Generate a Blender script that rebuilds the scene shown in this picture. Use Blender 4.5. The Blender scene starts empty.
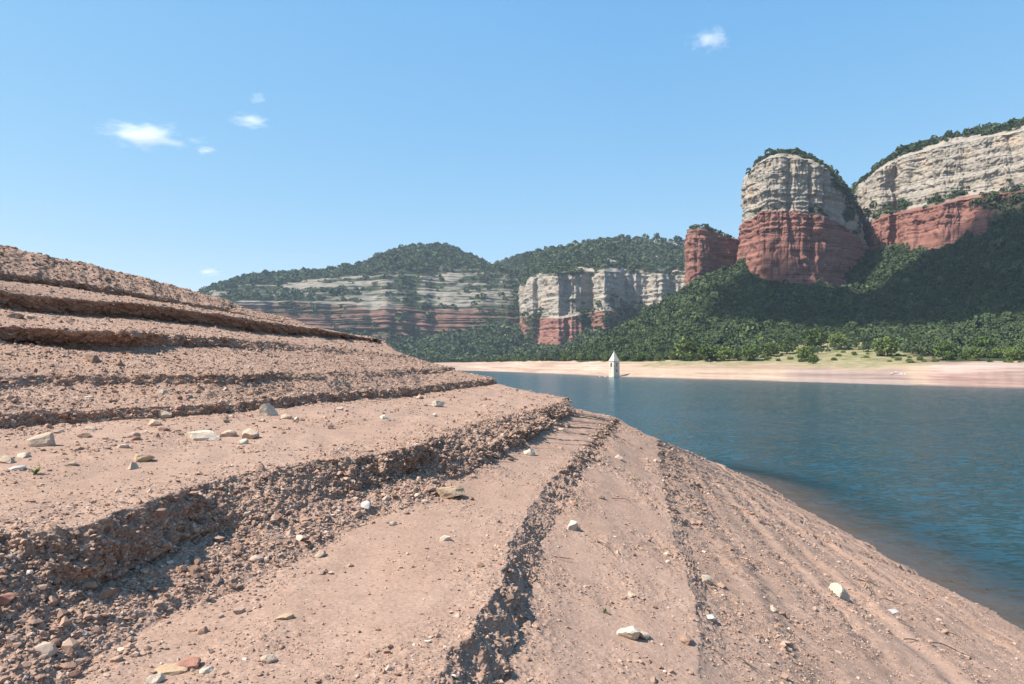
import bpy, bmesh, math, random
import numpy as np
from mathutils import Vector

rng = np.random.default_rng(7)
random.seed(7)
scene = bpy.context.scene
COL = scene.collection

# ------------------------------------------------------------------ camera, sky, sun, exposure
F = 683.0          # focal length in pixels (24 mm on a 36 mm sensor, 1024 px wide)
VH = 364.0         # image row of the horizon
HC = 7.0           # camera height above the water (water is z = 0)
cam_d = bpy.data.cameras.new("camera")
cam = bpy.data.objects.new("camera", cam_d); COL.objects.link(cam)
cam_d.lens = 24.0; cam_d.sensor_width = 36.0
cam_d.shift_y = (VH - 342.0) / 1024.0
cam_d.clip_start = 0.1; cam_d.clip_end = 30000.0
cam.location = (0, 0, HC)
cam.rotation_euler = (math.radians(90), 0, 0)
scene.camera = cam

SUN_EL = math.radians(51.5)
SUN_DIR = Vector((-0.968, -0.25, 0)).normalized()          # horizontal direction towards the sun
SUN_AZ = math.atan2(SUN_DIR.x, SUN_DIR.y)                  # clockwise from +Y
world = bpy.data.worlds.new("World"); scene.world = world
world.use_nodes = True
wn = world.node_tree.nodes; wl = world.node_tree.links
wn.clear()
wo = wn.new("ShaderNodeOutputWorld"); wb = wn.new("ShaderNodeBackground")
sky = wn.new("ShaderNodeTexSky"); sky.sky_type = 'NISHITA'
sky.sun_disc = False; sky.sun_elevation = SUN_EL; sky.sun_rotation = SUN_AZ
sky.altitude = 600; sky.air_density = 1.0; sky.dust_density = 0.0; sky.ozone_density = 0.8
wb.inputs["Strength"].default_value = 0.10
_sp = wn.new("ShaderNodeSeparateColor"); _cb = wn.new("ShaderNodeCombineColor"); wl.new(sky.outputs[0], _sp.inputs[0])
for _i, (_g, _k) in enumerate(((.85, .86), (.47, 1.85), (.18, 3.65))):      # clearer, more even blue than the raw sky model
    _p = wn.new("ShaderNodeMath"); _p.operation = 'POWER'; wl.new(_sp.outputs[_i], _p.inputs[0]); _p.inputs[1].default_value = _g
    _m = wn.new("ShaderNodeMath"); _m.operation = 'MULTIPLY'; wl.new(_p.outputs[0], _m.inputs[0]); _m.inputs[1].default_value = _k
    wl.new(_m.outputs[0], _cb.inputs[_i])
wl.new(_cb.outputs[0], wb.inputs["Color"]); wl.new(wb.outputs[0], wo.inputs["Surface"])

sun_d = bpy.data.lights.new("sun", 'SUN'); sun = bpy.data.objects.new("sun", sun_d); COL.objects.link(sun)
sun_d.energy = 5.0; sun_d.angle = math.radians(0.55); sun_d.color = (1.0, 0.94, 0.85)
to_sun = Vector((SUN_DIR.x * math.cos(SUN_EL), SUN_DIR.y * math.cos(SUN_EL), math.sin(SUN_EL)))
sun.rotation_euler = to_sun.to_track_quat('Z', 'Y').to_euler()

vs = scene.view_settings
vs.view_transform = 'Standard'; vs.look = 'None'; vs.gamma = 1.0; vs.use_curve_mapping = False
vs.exposure = 0.91
scene.cycles.max_bounces = 6
scene.cycles.volume_bounces = 3
scene.cycles.transparent_max_bounces = 12

# ------------------------------------------------------------------ numpy noise
def _hash(ix, iy, iz, seed):
    h = (ix.astype(np.uint32) * np.uint32(374761393) + iy.astype(np.uint32) * np.uint32(668265263)
         + iz.astype(np.uint32) * np.uint32(2147483647) + np.uint32(seed * 974711 + 12345))
    h = (h ^ (h >> np.uint32(13))) * np.uint32(1274126177)
    h = h ^ (h >> np.uint32(16))
    return h

_G = rng.normal(size=(256, 3)); _G /= np.linalg.norm(_G, axis=1)[:, None]; _G = _G.astype(np.float32)

def noise3(x, y, z, seed=0):
    """gradient noise, about -1..1"""
    x = np.asarray(x, np.float32); y = np.asarray(y, np.float32); z = np.asarray(z, np.float32)
    x, y, z = np.broadcast_arrays(x, y, z)
    fx, fy, fz = np.floor(x), np.floor(y), np.floor(z)
    ix, iy, iz = fx.astype(np.int32), fy.astype(np.int32), fz.astype(np.int32)
    rx, ry, rz = x - fx, y - fy, z - fz
    ux, uy, uz = [t * t * t * (t * (t * 6 - 15) + 10) for t in (rx, ry, rz)]
    out = 0
    for a in (0, 1):
        wx = ux if a else 1 - ux
        for b in (0, 1):
            wy = uy if b else 1 - uy
            for c in (0, 1):
                wz = uz if c else 1 - uz
                g = _G[(_hash(ix + a, iy + b, iz + c, seed) & np.uint32(255))]
                out = out + wx * wy * wz * (g[..., 0] * (rx - a) + g[..., 1] * (ry - b) + g[..., 2] * (rz - c))
    return out * 1.55

def noise2(x, y, seed=0):
    x = np.asarray(x, np.float32); y = np.asarray(y, np.float32)
    x, y = np.broadcast_arrays(x, y)
    fx, fy = np.floor(x), np.floor(y)
    ix, iy = fx.astype(np.int32), fy.astype(np.int32)
    rx, ry = x - fx, y - fy
    ux, uy = [t * t * t * (t * (t * 6 - 15) + 10) for t in (rx, ry)]
    out = 0
    z0 = np.zeros_like(ix)
    for a in (0, 1):
        for b in (0, 1):
            h = (_hash(ix + a, iy + b, z0, seed) & np.uint32(1023)).astype(np.float32) * (2 * math.pi / 1024)
            out = out + (ux if a else 1 - ux) * (uy if b else 1 - uy) * (np.cos(h) * (rx - a) + np.sin(h) * (ry - b))
    return out * 1.4

def fbm2(x, y, octv=4, seed=0, gain=0.5):
    s = 0; a = 1; f = 1
    for o in range(octv):
        s = s + a * noise2(x * f, y * f, seed + o); a *= gain; f *= 2.03
    return s

def fbm3(x, y, z, octv=4, seed=0, gain=0.5):
    s = 0; a = 1; f = 1
    for o in range(octv):
        s = s + a * noise3(x * f, y * f, z * f, seed + o); a *= gain; f *= 2.03
    return s

def smooth(x, a, b):
    t = np.clip((x - a) / (b - a), 0, 1); return t * t * (3 - 2 * t)

# ------------------------------------------------------------------ mesh helpers
def link_mesh(name, verts, faces, mat=None, parent=None, smooth_shade=True, attrs=None, nquad=4):
    verts = np.ascontiguousarray(verts, np.float32); faces = np.ascontiguousarray(faces, np.int32)
    me = bpy.data.meshes.new(name)
    k = faces.shape[1]
    me.vertices.add(len(verts)); me.vertices.foreach_set("co", verts.ravel())
    me.loops.add(faces.size); me.loops.foreach_set("vertex_index", faces.ravel())
    me.polygons.add(len(faces))
    me.polygons.foreach_set("loop_start", np.arange(len(faces), dtype=np.int32) * k)
    me.polygons.foreach_set("use_smooth", np.full(len(faces), smooth_shade))
    for n, v in (attrs or {}).items():
        at = me.attributes.new(n, 'FLOAT', 'POINT'); at.data.foreach_set("value", np.ascontiguousarray(v, np.float32).ravel())
    me.update(); me.validate()
    if mat: me.materials.append(mat)
    o = bpy.data.objects.new(name, me); COL.objects.link(o)
    if parent: o.parent = parent
    return o

def grid_faces(nr, nc, wrap=False):
    i = np.arange(nr * nc).reshape(nr, nc)
    a, b, c, d = i[:-1, :-1], i[:-1, 1:], i[1:, 1:], i[1:, :-1]
    f = np.stack([a, b, c, d], -1).reshape(-1, 4)
    if wrap:
        a, b, c, d = i[:-1, -1], i[:-1, 0], i[1:, 0], i[1:, -1]
        f = np.vstack([f, np.stack([a, b, c, d], -1).reshape(-1, 4)])
    return f

def grid_normals(P):
    du = np.gradient(P, axis=1); dv = np.gradient(P, axis=0)
    n = np.cross(du, dv); n /= np.linalg.norm(n, axis=-1, keepdims=True) + 1e-9
    return n

def bm_obj(name, bm, mat, parent=None, smooth_shade=False):
    me = bpy.data.meshes.new(name); bm.to_mesh(me); bm.free()
    for p in me.polygons: p.use_smooth = smooth_shade
    if mat: me.materials.append(mat)
    o = bpy.data.objects.new(name, me); COL.objects.link(o)
    if parent: o.parent = parent
    return o

def tag(o, label=None, cat=None, group=None, kind=None):
    if label: o["label"] = label
    if cat: o["category"] = cat
    if group: o["group"] = group
    if kind: o["kind"] = kind
    return o

def empty(name, loc, rz=0.0):
    o = bpy.data.objects.new(name, None); COL.objects.link(o)
    o.location = loc; o.rotation_euler = (0, 0, rz); o.empty_display_size = 0.2
    return o

def at(u, v, y):
    """world point seen at pixel (u, v) at depth y"""
    return np.array([(u - 512.0) / F * y, y, HC + (VH - v) / F * y])

# ------------------------------------------------------------------ material helpers
class NT:
    def __init__(self, name):
        self.m = bpy.data.materials.new(name); self.m.use_nodes = True
        self.t = self.m.node_tree; self.n = self.t.nodes; self.l = self.t.links
        self.n.clear()
        self.out = self.n.new("ShaderNodeOutputMaterial")
    def node(self, typ, **kw):
        nd = self.n.new(typ)
        for k, v in kw.items(): setattr(nd, k, v)
        return nd
    def set(self, sock, v):
        if hasattr(v, "is_output") or isinstance(v, bpy.types.NodeSocket): self.l.new(v, sock)
        elif isinstance(v, (tuple, list)) and len(v) == 3 and sock.type == 'RGBA': sock.default_value = (*v, 1)
        else: sock.default_value = v
    def pos(self):
        return self.node("ShaderNodeNewGeometry").outputs["Position"]
    def attr(self, name):
        return self.node("ShaderNodeAttribute", attribute_name=name).outputs["Fac"]
    def scalexyz(self, vec, s):
        nd = self.node("ShaderNodeVectorMath", operation='MULTIPLY'); self.set(nd.inputs[0], vec); nd.inputs[1].default_value = s
        return nd.outputs[0]
    def noise(self, vec, scale, detail=4, rough=0.55, dist=0.0):
        nd = self.node("ShaderNodeTexNoise"); self.set(nd.inputs["Vector"], vec)
        nd.inputs["Scale"].default_value = scale; nd.inputs["Detail"].default_value = detail
        nd.inputs["Roughness"].default_value = rough; nd.inputs["Distortion"].default_value = dist
        return nd.outputs["Fac"]
    def voronoi(self, vec, scale, feature='F1', out="Distance"):
        nd = self.node("ShaderNodeTexVoronoi", feature=feature); self.set(nd.inputs["Vector"], vec)
        nd.inputs["Scale"].default_value = scale
        return nd.outputs[out]
    def math(self, op, a, b=0.0, clamp=False):
        nd = self.node("ShaderNodeMath", operation=op, use_clamp=clamp); self.set(nd.inputs[0], a); self.set(nd.inputs[1], b)
        return nd.outputs[0]
    def map(self, x, a, b, c=0.0, d=1.0):
        nd = self.node("ShaderNodeMapRange"); self.set(nd.inputs[0], x)
        for i, v in enumerate((a, b, c, d)): self.set(nd.inputs[i + 1], v)
        return nd.outputs[0]
    def mix(self, fac, a, b):
        nd = self.node("ShaderNodeMix", data_type='RGBA'); self.set(nd.inputs[0], fac); self.set(nd.inputs[6], a); self.set(nd.inputs[7], b)
        return nd.outputs[2]
    def ramp(self, fac, stops):
        nd = self.node("ShaderNodeValToRGB"); e = nd.color_ramp.elements
        while len(e) < len(stops): e.new(0.5)
        for el, (p, c) in zip(e, stops): el.position = p; el.color = (*c, 1)
        self.set(nd.inputs[0], fac); return nd.outputs[0]
    def bump(self, h, strength, dist, normal=None):
        nd = self.node("ShaderNodeBump"); nd.inputs["Strength"].default_value = strength; nd.inputs["Distance"].default_value = dist
        self.set(nd.inputs["Height"], h)
        if normal is not None: self.set(nd.inputs["Normal"], normal)
        return nd.outputs[0]
    def principled(self, color, rough=0.9, normal=None, spec=0.2, **kw):
        nd = self.node("ShaderNodeBsdfPrincipled")
        self.set(nd.inputs["Base Color"], color); self.set(nd.inputs["Roughness"], rough)
        self.set(nd.inputs["Specular IOR Level"], spec)
        if normal is not None: self.set(nd.inputs["Normal"], normal)
        for k, v in kw.items(): self.set(nd.inputs[k], v)
        self.l.new(nd.outputs[0], self.out.inputs["Surface"])
        return nd

def mat_soil():
    m = NT("bank_soil"); p = m.pos(); r = m.attr("rough")
    big = m.noise(p, 0.55, 4); mid = m.noise(p, 4.0, 5, 0.6); fine = m.noise(p, 55, 4, 0.65)
    sand = m.ramp(mid, [(0.3, (0.290, 0.188, 0.140)), (0.7, (0.380, 0.258, 0.196))])
    stone = m.voronoi(p, 60, out="Color")
    grav = m.ramp(m.node("ShaderNodeSeparateColor").outputs[0], [(0, (0, 0, 0)), (1, (1, 1, 1))])
    sep = m.node("ShaderNodeSeparateColor"); m.set(sep.inputs[0], stone)
    grav = m.ramp(sep.outputs[0], [(0.0, (0.195, 0.115, 0.082)), (0.35, (0.285, 0.178, 0.128)), (0.7, (0.36, 0.238, 0.176)), (0.95, (0.43, 0.31, 0.237)), (1.0, (0.50, 0.40, 0.32))])
    f = m.math('MAXIMUM', m.math('ADD', r, m.map(mid, 0.3, 0.7, -0.25, 0.25), clamp=True), .3)
    c = m.mix(f, sand, grav)
    c = m.mix(m.map(big, 0.4, 0.7, 0.0, 0.3), c, (0.28, 0.165, 0.11))
    c = m.mix(m.map(fine, 0.35, 0.65, 0.22, 0.0), c, (0.19, 0.12, 0.09))
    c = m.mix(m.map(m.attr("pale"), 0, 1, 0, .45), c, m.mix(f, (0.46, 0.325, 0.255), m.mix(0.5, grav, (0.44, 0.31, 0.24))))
    c = m.mix(m.map(m.attr("wet"), 0, 1, 0, 1), c, (0.205, 0.135, 0.105))
    b1 = m.bump(m.math('MULTIPLY', m.voronoi(p, 42), m.map(r, .1, .7, .08, 1)), 0.6, 0.012)
    b2 = m.bump(m.noise(p, 150, 3, 0.6), 0.3, 0.003, b1)
    b3 = m.bump(m.math('MULTIPLY', m.noise(p, 18, 4, 0.6), m.map(r, .1, .7, .25, 1)), 0.4, 0.02, b2)
    m.principled(c, 0.95, b3, 0.1)
    return m.m

def mat_stone(name, c0, c1, scale=9):
    m = NT(name); tc = m.node("ShaderNodeTexCoord").outputs["Object"]
    n = m.noise(tc, scale, 6, 0.65); n2 = m.noise(tc, scale * 5, 4, 0.7)
    c = m.ramp(n, [(0.3, c0), (0.7, c1)])
    c = m.mix(m.map(n2, 0.55, 0.75, 0, 0.45), c, (c0[0] * 0.55, c0[1] * 0.5, c0[2] * 0.48))
    m.principled(c, 0.9, m.bump(n2, 0.5, 0.01, m.bump(n, 0.6, 0.02)), 0.15)
    return m.m

def mat_gravel():
    m = NT("gravel_stone"); t = m.attr("tone"); p = m.pos()
    c = m.ramp(t, [(0.0, (0.19, 0.112, 0.08)), (0.3, (0.30, 0.19, 0.138)), (0.65, (0.375, 0.252, 0.188)), (0.88, (0.45, 0.335, 0.26)), (1.0, (0.54, 0.45, 0.37))])
    n = m.noise(p, 150, 3, 0.6)
    c = m.mix(m.map(n, 0.5, 0.7, 0, 0.3), c, (0.2, 0.12, 0.09))
    m.principled(c, 0.92, m.bump(n, 0.4, 0.004), 0.12)
    return m.m

def mat_rock(name):
    """strata: pale limestone and red sandstone from the attributes; plants where 'veg' is high"""
    m = NT(name); p = m.pos()
    ps = m.scalexyz(p, (0.02, 0.02, 0.30)); pv = m.scalexyz(p, (0.30, 0.30, 0.035))
    st = m.noise(ps, 1.0, 6, 0.7); vt = m.noise(pv, 1.0, 5, 0.65); bl = m.noise(p, 0.05, 5, 0.6); fi = m.noise(p, 0.8, 4, 0.65)
    white = m.ramp(st, [(0.3, (0.18, 0.152, 0.125)), (0.45, (0.295, 0.255, 0.21)), (0.72, (0.365, 0.325, 0.275))])
    white = m.mix(m.map(vt, 0.48, 0.7, 0, 0.75), white, (0.19, 0.175, 0.16))
    white = m.mix(m.map(bl, 0.52, 0.7, 0, 0.55), white, (0.40, 0.28, 0.18))
    red = m.ramp(st, [(0.3, (0.12, 0.055, 0.045)), (0.47, (0.23, 0.108, 0.084)), (0.7, (0.30, 0.155, 0.12))])
    red = m.mix(m.map(vt, 0.52, 0.75, 0, 0.5), red, (0.17, 0.08, 0.07))
    red = m.mix(m.map(bl, 0.55, 0.75, 0, 0.4), red, (0.31, 0.19, 0.15))
    beds = m.noise(m.scalexyz(p, (0.012, 0.012, 0.75)), 1.0, 4, 0.6)
    red = m.mix(m.map(beds, 0.36, 0.44, 0.75, 0.0), red, (0.085, 0.04, 0.036))
    white = m.mix(m.map(beds, 0.34, 0.40, 0.5, 0.0), white, (0.15, 0.125, 0.10))
    spots = m.noise(m.scalexyz(p, (.16, .16, .13)), 1.0, 3, 0.6)
    white = m.mix(m.map(spots, 0.60, 0.68, 0, 0.7), white, (0.085, 0.085, 0.065))
    c = m.mix(m.attr("red"), white, red)
    veg = m.ramp(fi, [(0.35, (0.022, 0.030, 0.016)), (0.65, (0.055, 0.062, 0.036))])
    c = m.mix(m.attr("veg"), c, veg)
    m.principled(c, 0.95, m.bump(fi, 0.6, 0.8, m.bump(st, 0.8, 1.2)), 0.05)
    return m.m

def mat_foliage(name, c0, c1, c2):
    m = NT(name)
    t = m.attr("tone"); oi = m.node("ShaderNodeObjectInfo").outputs["Random"]
    k = m.math('FRACT', m.math('ADD', t, oi))
    c = m.ramp(k, [(0.0, c0), (0.5, c1), (1.0, c2)])
    m.principled(c, 0.85, None, 0.1)
    return m.m

def mat_shore():
    m = NT("far_shore_ground"); p = m.pos()
    ps = m.scalexyz(p, (0.010, 0.010, 0.55)); st = m.noise(ps, 1.0, 5, 0.65); n = m.noise(p, 0.09, 5, 0.6); fi = m.noise(p, 0.6, 4, 0.7)
    sand = m.ramp(st, [(0.3, (0.27, 0.172, 0.122)), (0.5, (0.38, 0.275, 0.195)), (0.72, (0.46, 0.365, 0.27))])
    sand = m.mix(m.map(n, 0.5, 0.7, 0, 0.5), sand, (0.34, 0.215, 0.175))
    gr = m.ramp(m.noise(p, 0.16, 5, 0.7), [(0.35, (0.10, 0.125, 0.045)), (0.5, (0.21, 0.19, 0.09)), (0.65, (0.31, 0.245, 0.16))])
    sand = m.mix(m.attr("pink"), sand, m.ramp(st, [(0.35, (0.20, 0.125, 0.105)), (0.5, (0.33, 0.22, 0.18)), (0.65, (0.43, 0.33, 0.275))]))
    lines = m.noise(m.scalexyz(p, (0.02, 0.02, 2.2)), 1.0, 3, 0.6)
    sand = m.mix(m.map(lines, 0.36, 0.46, 0.45, 0.0), sand, (0.24, 0.15, 0.12))
    _sz = m.node("ShaderNodeSeparateXYZ"); m.l.new(p, _sz.inputs[0]); sepz = _sz.outputs[2]
    sand = m.mix(m.map(sepz, 0.15, 0.5, 0.8, 0.0), sand, (0.14, 0.10, 0.085))
    sand = m.mix(m.attr("dark"), sand, m.ramp(st, [(0.35, (0.15, 0.105, 0.095)), (0.5, (0.25, 0.18, 0.155)), (0.65, (0.33, 0.25, 0.21))]))
    c = m.mix(m.attr("grass"), sand, gr)
    mead = m.ramp(fi, [(0.3, (0.09, 0.14, 0.05)), (0.7, (0.13, 0.18, 0.065))])
    c = m.mix(m.attr("meadow"), c, mead)
    forest = m.ramp(fi, [(0.35, (0.022, 0.035, 0.015)), (0.65, (0.055, 0.07, 0.03))])
    c = m.mix(m.attr("veg"), c, forest)
    redr = m.ramp(fi, [(0.3, (0.24, 0.11, 0.085)), (0.7, (0.36, 0.2, 0.15))])
    c = m.mix(m.attr("red"), c, redr)
    m.principled(c, 0.95, m.bump(fi, 0.5, 0.5), 0.05)
    return m.m

def mat_water():
    m = NT("lake_water"); p = m.pos()
    pw = m.scalexyz(p, (0.55, 1.0, 1.0))
    def wave(scale, det):
        nd = m.node("ShaderNodeTexNoise"); m.l.new(pw, nd.inputs["Vector"]); nd.inputs["Scale"].default_value = scale; nd.inputs["Detail"].default_value = det
        sb = m.node("ShaderNodeVectorMath", operation='SUBTRACT'); m.l.new(nd.outputs["Color"], sb.inputs[0]); sb.inputs[1].default_value = (.5, .5, .5)
        return sb.outputs[0]
    def vscale(v, k):
        nd = m.node("ShaderNodeVectorMath", operation='SCALE'); m.l.new(v, nd.inputs[0]); m.set(nd.inputs["Scale"], k); return nd.outputs[0]
    def vadd(a_, b_):
        nd = m.node("ShaderNodeVectorMath", operation='ADD'); m.l.new(a_, nd.inputs[0])
        if isinstance(b_, tuple): nd.inputs[1].default_value = b_
        else: m.l.new(b_, nd.inputs[1])
        return nd.outputs[0]
    amp = m.map(m.noise(pw, 0.06, 3, 0.5), 0.35, 0.65, 0.45, 1.1)
    sl = vadd(vscale(wave(1.2, 2), .60), vscale(wave(4.2, 3), .85))
    sl = m.scalexyz(vscale(sl, amp), (.7, 1.0, 0.0))
    nv = m.node("ShaderNodeVectorMath", operation='NORMALIZE'); m.l.new(vadd(sl, (0, 0, 1)), nv.inputs[0]); nrm = nv.outputs[0]
    pr = m.node("ShaderNodeBsdfPrincipled"); m.l.new(nrm, pr.inputs["Normal"])
    pr.inputs["Base Color"].default_value = (0.010, 0.050, 0.066, 1); pr.inputs["Roughness"].default_value = 0.19; pr.inputs["IOR"].default_value = 1.33; pr.inputs["Specular IOR Level"].default_value = 0.36
    tr = m.node("ShaderNodeBsdfTransparent"); tr.inputs["Color"].default_value = (0.86, 0.86, 0.84, 1)
    mx = m.node("ShaderNodeMixShader"); m.set(mx.inputs[0], m.attr("depth"))
    m.l.new(tr.outputs[0], mx.inputs[1]); m.l.new(pr.outputs[0], mx.inputs[2]); m.l.new(mx.outputs[0], m.out.inputs["Surface"])
    return m.m

M_SOIL = mat_soil(); M_GRAVEL = mat_gravel(); M_ROCK = mat_rock("cliff_rock"); M_SHORE = mat_shore(); M_WATER = mat_water()
M_FOREST = mat_foliage("forest_leaves", (0.036, 0.058, 0.029), (0.066, 0.092, 0.041), (0.112, 0.138, 0.058))
M_SHORELEAF = mat_foliage("shore_tree_leaves", (0.05, 0.08, 0.026), (0.095, 0.135, 0.036), (0.17, 0.20, 0.06))
M_BARK = mat_stone("bark", (0.10, 0.075, 0.055), (0.18, 0.14, 0.10), 3)
M_PALE = mat_stone("pale_stone", (0.36, 0.265, 0.19), (0.47, 0.37, 0.285))
M_TAN = mat_stone("tan_stone", (0.36, 0.24, 0.145), (0.48, 0.34, 0.225))
M_BROWN = mat_stone("brown_stone", (0.21, 0.13, 0.09), (0.31, 0.21, 0.15))
M_GREY = mat_stone("grey_stone", (0.34, 0.31, 0.29), (0.47, 0.43, 0.40))
M_REDST = mat_stone("red_stone", (0.27, 0.13, 0.09), (0.37, 0.19, 0.14))
M_WHITE = mat_stone("white_stone", (0.42, 0.335, 0.255), (0.55, 0.47, 0.38))
M_TWIG = mat_stone("driftwood", (0.07, 0.05, 0.04), (0.16, 0.12, 0.09), 20)
M_PTWIG = mat_stone("pale_driftwood", (0.4, 0.34, 0.27), (0.52, 0.45, 0.37), 20)
M_WALL = mat_stone("church_stone", (0.40, 0.34, 0.27), (0.66, 0.59, 0.49), 0.8)
M_SPIRE = mat_stone("spire_stone", (0.38, 0.34, 0.28), (0.62, 0.56, 0.47), 0.9)

# ------------------------------------------------------------------ foreground bank
# one line per rim and foot of each old shoreline step: (u, v, height relative to the camera)
ROWS = [
 ("T",   [(0,246,2.76),(100,268,2.6),(200,293,2.4),(280,318,1.75)]),
 ("Lr",  [(0,272,1.95),(145,294,1.85),(230,311,1.7),(300,326,1.3)]),
 ("Lb",  [(0,280,1.80),(145,300,1.715),(230,315.5,1.57),(300,329,1.2)]),
 ("Kr",  [(0,292,1.4),(156,306,1.35),(273,322,1.15),(379,340,.85)]),
 ("Kb",  [(0,309,1.09),(156,320,1.055),(273,333,.865),(379,341,.835)]),
 ("Gr",  [(0,327,.62),(148,332,.58),(320,347,.45),(400,355,.3)]),
 ("Gb",  [(0,341,.405),(148,343.5,.38),(320,352,.318),(400,358,.2)]),
 ("Er",  [(40,378,-.2),(220,374,-.16),(400,371,-.18),(450,367.5,-.12)]),
 ("Eb",  [(40,387,-.326),(220,381,-.272),(400,376.5,-.316),(450,371,-.24)]),
 ("Fr",  [(23,413,-.6),(187,406,-.58),(297,396,-.55),(390,390,-.58),(490,379,-.5)]),
 ("Fb",  [(23,425,-.746),(187,415,-.705),(297,405,-.70),(390,397,-.737),(490,384,-.666)]),
 ("C3r", [(0,535,-1.0),(83,528,-1.0),(161,503,-1.0),(234,474,-1.0),(342,457,-.98),(405,448,-1.0),(454,430,-.97),(500,418,-.97),(536,409,-.97),(568,400,-1.0)]),
 ("C3b", [(0,645,-1.38),(98,591,-1.38),(195,545,-1.36),(268,523,-1.35),(342,498,-1.32),(405,474,-1.27),(475,455,-1.25),(522,431,-1.15),(570,406,-1.12)]),
 ("C3f", [(63,684,-1.56),(180,615,-1.56),(293,567,-1.56),(342,532,-1.5),(430,497,-1.46),(500,455,-1.38),(540,432,-1.3),(575,411,-1.25)]),
 ("C2r", [(435,684,-1.62),(465,630,-1.62),(490,590,-1.62),(510,550,-1.6),(530,510,-1.6),(560,470,-1.58),(590,440,-1.55),(612,418,-1.6)]),
 ("C2b", [(497,684,-1.88),(513,640,-1.87),(523,590,-1.85),(541,540,-1.80),(556,510,-1.78),(578,475,-1.73),(602,442,-1.68),(618,420,-1.71)]),
 ("C1r", [(706,684,-2.22),(700,640,-2.22),(692,600,-2.22),(682,560,-2.2),(669,520,-2.2),(661,480,-2.2),(657,440,-2.2)]),
 ("C1b", [(735,684,-2.38),(722,640,-2.38),(709,600,-2.38),(695,560,-2.37),(680,520,-2.36),(668,480,-2.34),(661,441,-2.32)]),
 ("W",   [(1024,632,-7),(960,597,-7),(900,565,-7),(830,525,-7),(760,483,-7)]),
]
#       T-Lr Lr-Lb Lb-Kr Kr-Kb Kb-Gr Gr-Gb Gb-Er Er-Eb Eb-Fr Fr-Fb Fb-C3r C3r-b C3b-f C3f-C2r C2r-b C2b-C1r C1r-b C1b-W
BAND = [50,  20,   35,   40,   45,   36,   60,   22,   55,   36,   170,   130,  130,  190,    110,  170,    50,   420]
#   gravel weight at the start, middle, end of each band
RGH = [(.9,.9,.9),(1,1,1),(.8,.55,.7),(.8,.8,.6),(.6,.5,.8),(.9,.95,.9),(.8,.75,.8),(.9,1,.9),(.8,.75,.8),(.9,1,.8),(.6,.14,.5),
       (.6,1,1),(1,1,.7),(.5,.06,.45),(.4,.5,.5),(.45,.16,.2),(.22,.3,.28),(.35,.3,.25)]
YFIN = [27,27.2,27.4,27.7,28,28.4,28.8,29.2,29.6,30,30.5,32,32.4,33,34.5,35,37,37.5,60]

NB, N0, N1, N2 = 50, 60, 900, 130       # columns: behind the camera, under it, in view, past the headland
def row_curve(pts, yfin):
    p = np.array(pts, float)
    dz = (VH - p[:, 1]) / F
    y = p[:, 2] / dz; x = (p[:, 0] - 512) / F * y; h = p[:, 2]
    o = np.argsort(y); x, y, h = x[o], y[o], h[o]
    yt = y[-1]; y0 = 1.2
    yy = np.concatenate([np.linspace(-14, y0, NB, endpoint=False),
                         np.exp(np.linspace(math.log(y0), math.log(y0) + (math.log(yt) - math.log(y0)) * .34, N0, endpoint=False)),
                         np.exp(np.linspace(math.log(y0) + (math.log(yt) - math.log(y0)) * .34, math.log(yt), N1))])
    k = 0.13 if yfin < 50 else 0.03
    xx = np.where(yy < y[0], x[0] + (yy - y[0]) * k, np.interp(yy, y, x)); hh = np.interp(yy, y, h)
    # smooth along the row
    def sm(a, n=25):
        ker = np.hanning(n + 2)[1:-1]; ker /= ker.sum()
        pad = np.concatenate([2 * a[0] - a[1:n // 2 + 1][::-1], a, 2 * a[-1] - a[-n // 2:-1][::-1]])
        return np.convolve(pad, ker, 'valid')[:len(a)]
    xx = sm(xx, 41); hh = sm(hh, 41)
    # past the headland: bend left and run away behind it
    A = np.array([xx[-1], yy[-1]]); B = A + np.array([-.12, 1]) * (yfin - yt) * .62
    D = np.array([-16.0 - 0.1 * (yfin - 27), yfin + 1.0]); C = D + np.array([10.0 + (yfin - 27) * .25, -0.6])
    n2a = N2 - 30
    t = (np.linspace(0, 1, n2a + 1)[1:])[:, None]
    bez = (1 - t) ** 3 * A + 3 * (1 - t) ** 2 * t * B + 3 * (1 - t) * t ** 2 * C + t ** 3 * D
    q = np.linspace(0, 1, 31)[1:, None]
    tail = D + q ** 1.5 * np.array([-120.0, 8.0])
    X = np.concatenate([xx, bez[:, 0], tail[:, 0]]); Y = np.concatenate([yy, bez[:, 1], tail[:, 1]])
    H = np.concatenate([hh, np.full(N2, hh[-1])])
    return np.stack([X, Y, H], -1)

curves = [row_curve(p, yf) for (n, p), yf in zip(ROWS, YFIN)]
NC = curves[0].shape[0]
# irregular edges: shift rim and foot lines sideways together
for i, (n, p) in enumerate(ROWS):
    c = curves[i]
    sc_ = {"C3r": .11, "C3b": .10, "C3f": .10, "C2r": .07, "C2b": .06, "C1r": .04, "C1b": .04, "W": .11}.get(n, .11)
    lane = {"T": 1, "Lr": 2, "Lb": 2, "Kr": 3, "Kb": 3, "Gr": 4, "Gb": 4, "Er": 5, "Eb": 5, "Fr": 6, "Fb": 6}.get(n, 7 + i)
    w = np.interp(c[:, 1], [3, 25], [0.8, 2.0])
    c[:, 0] += sc_ * w * (noise2(c[:, 1] * 0.9, np.full(NC, lane * 7.3), 3) + (n != 'W') * (.6 * noise2(c[:, 1] * 2.7, np.full(NC, lane * 3.1 + i * .2), 4) + .35 * noise2(c[:, 1] * 7, np.full(NC, i * 3.1), 5)))
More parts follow.
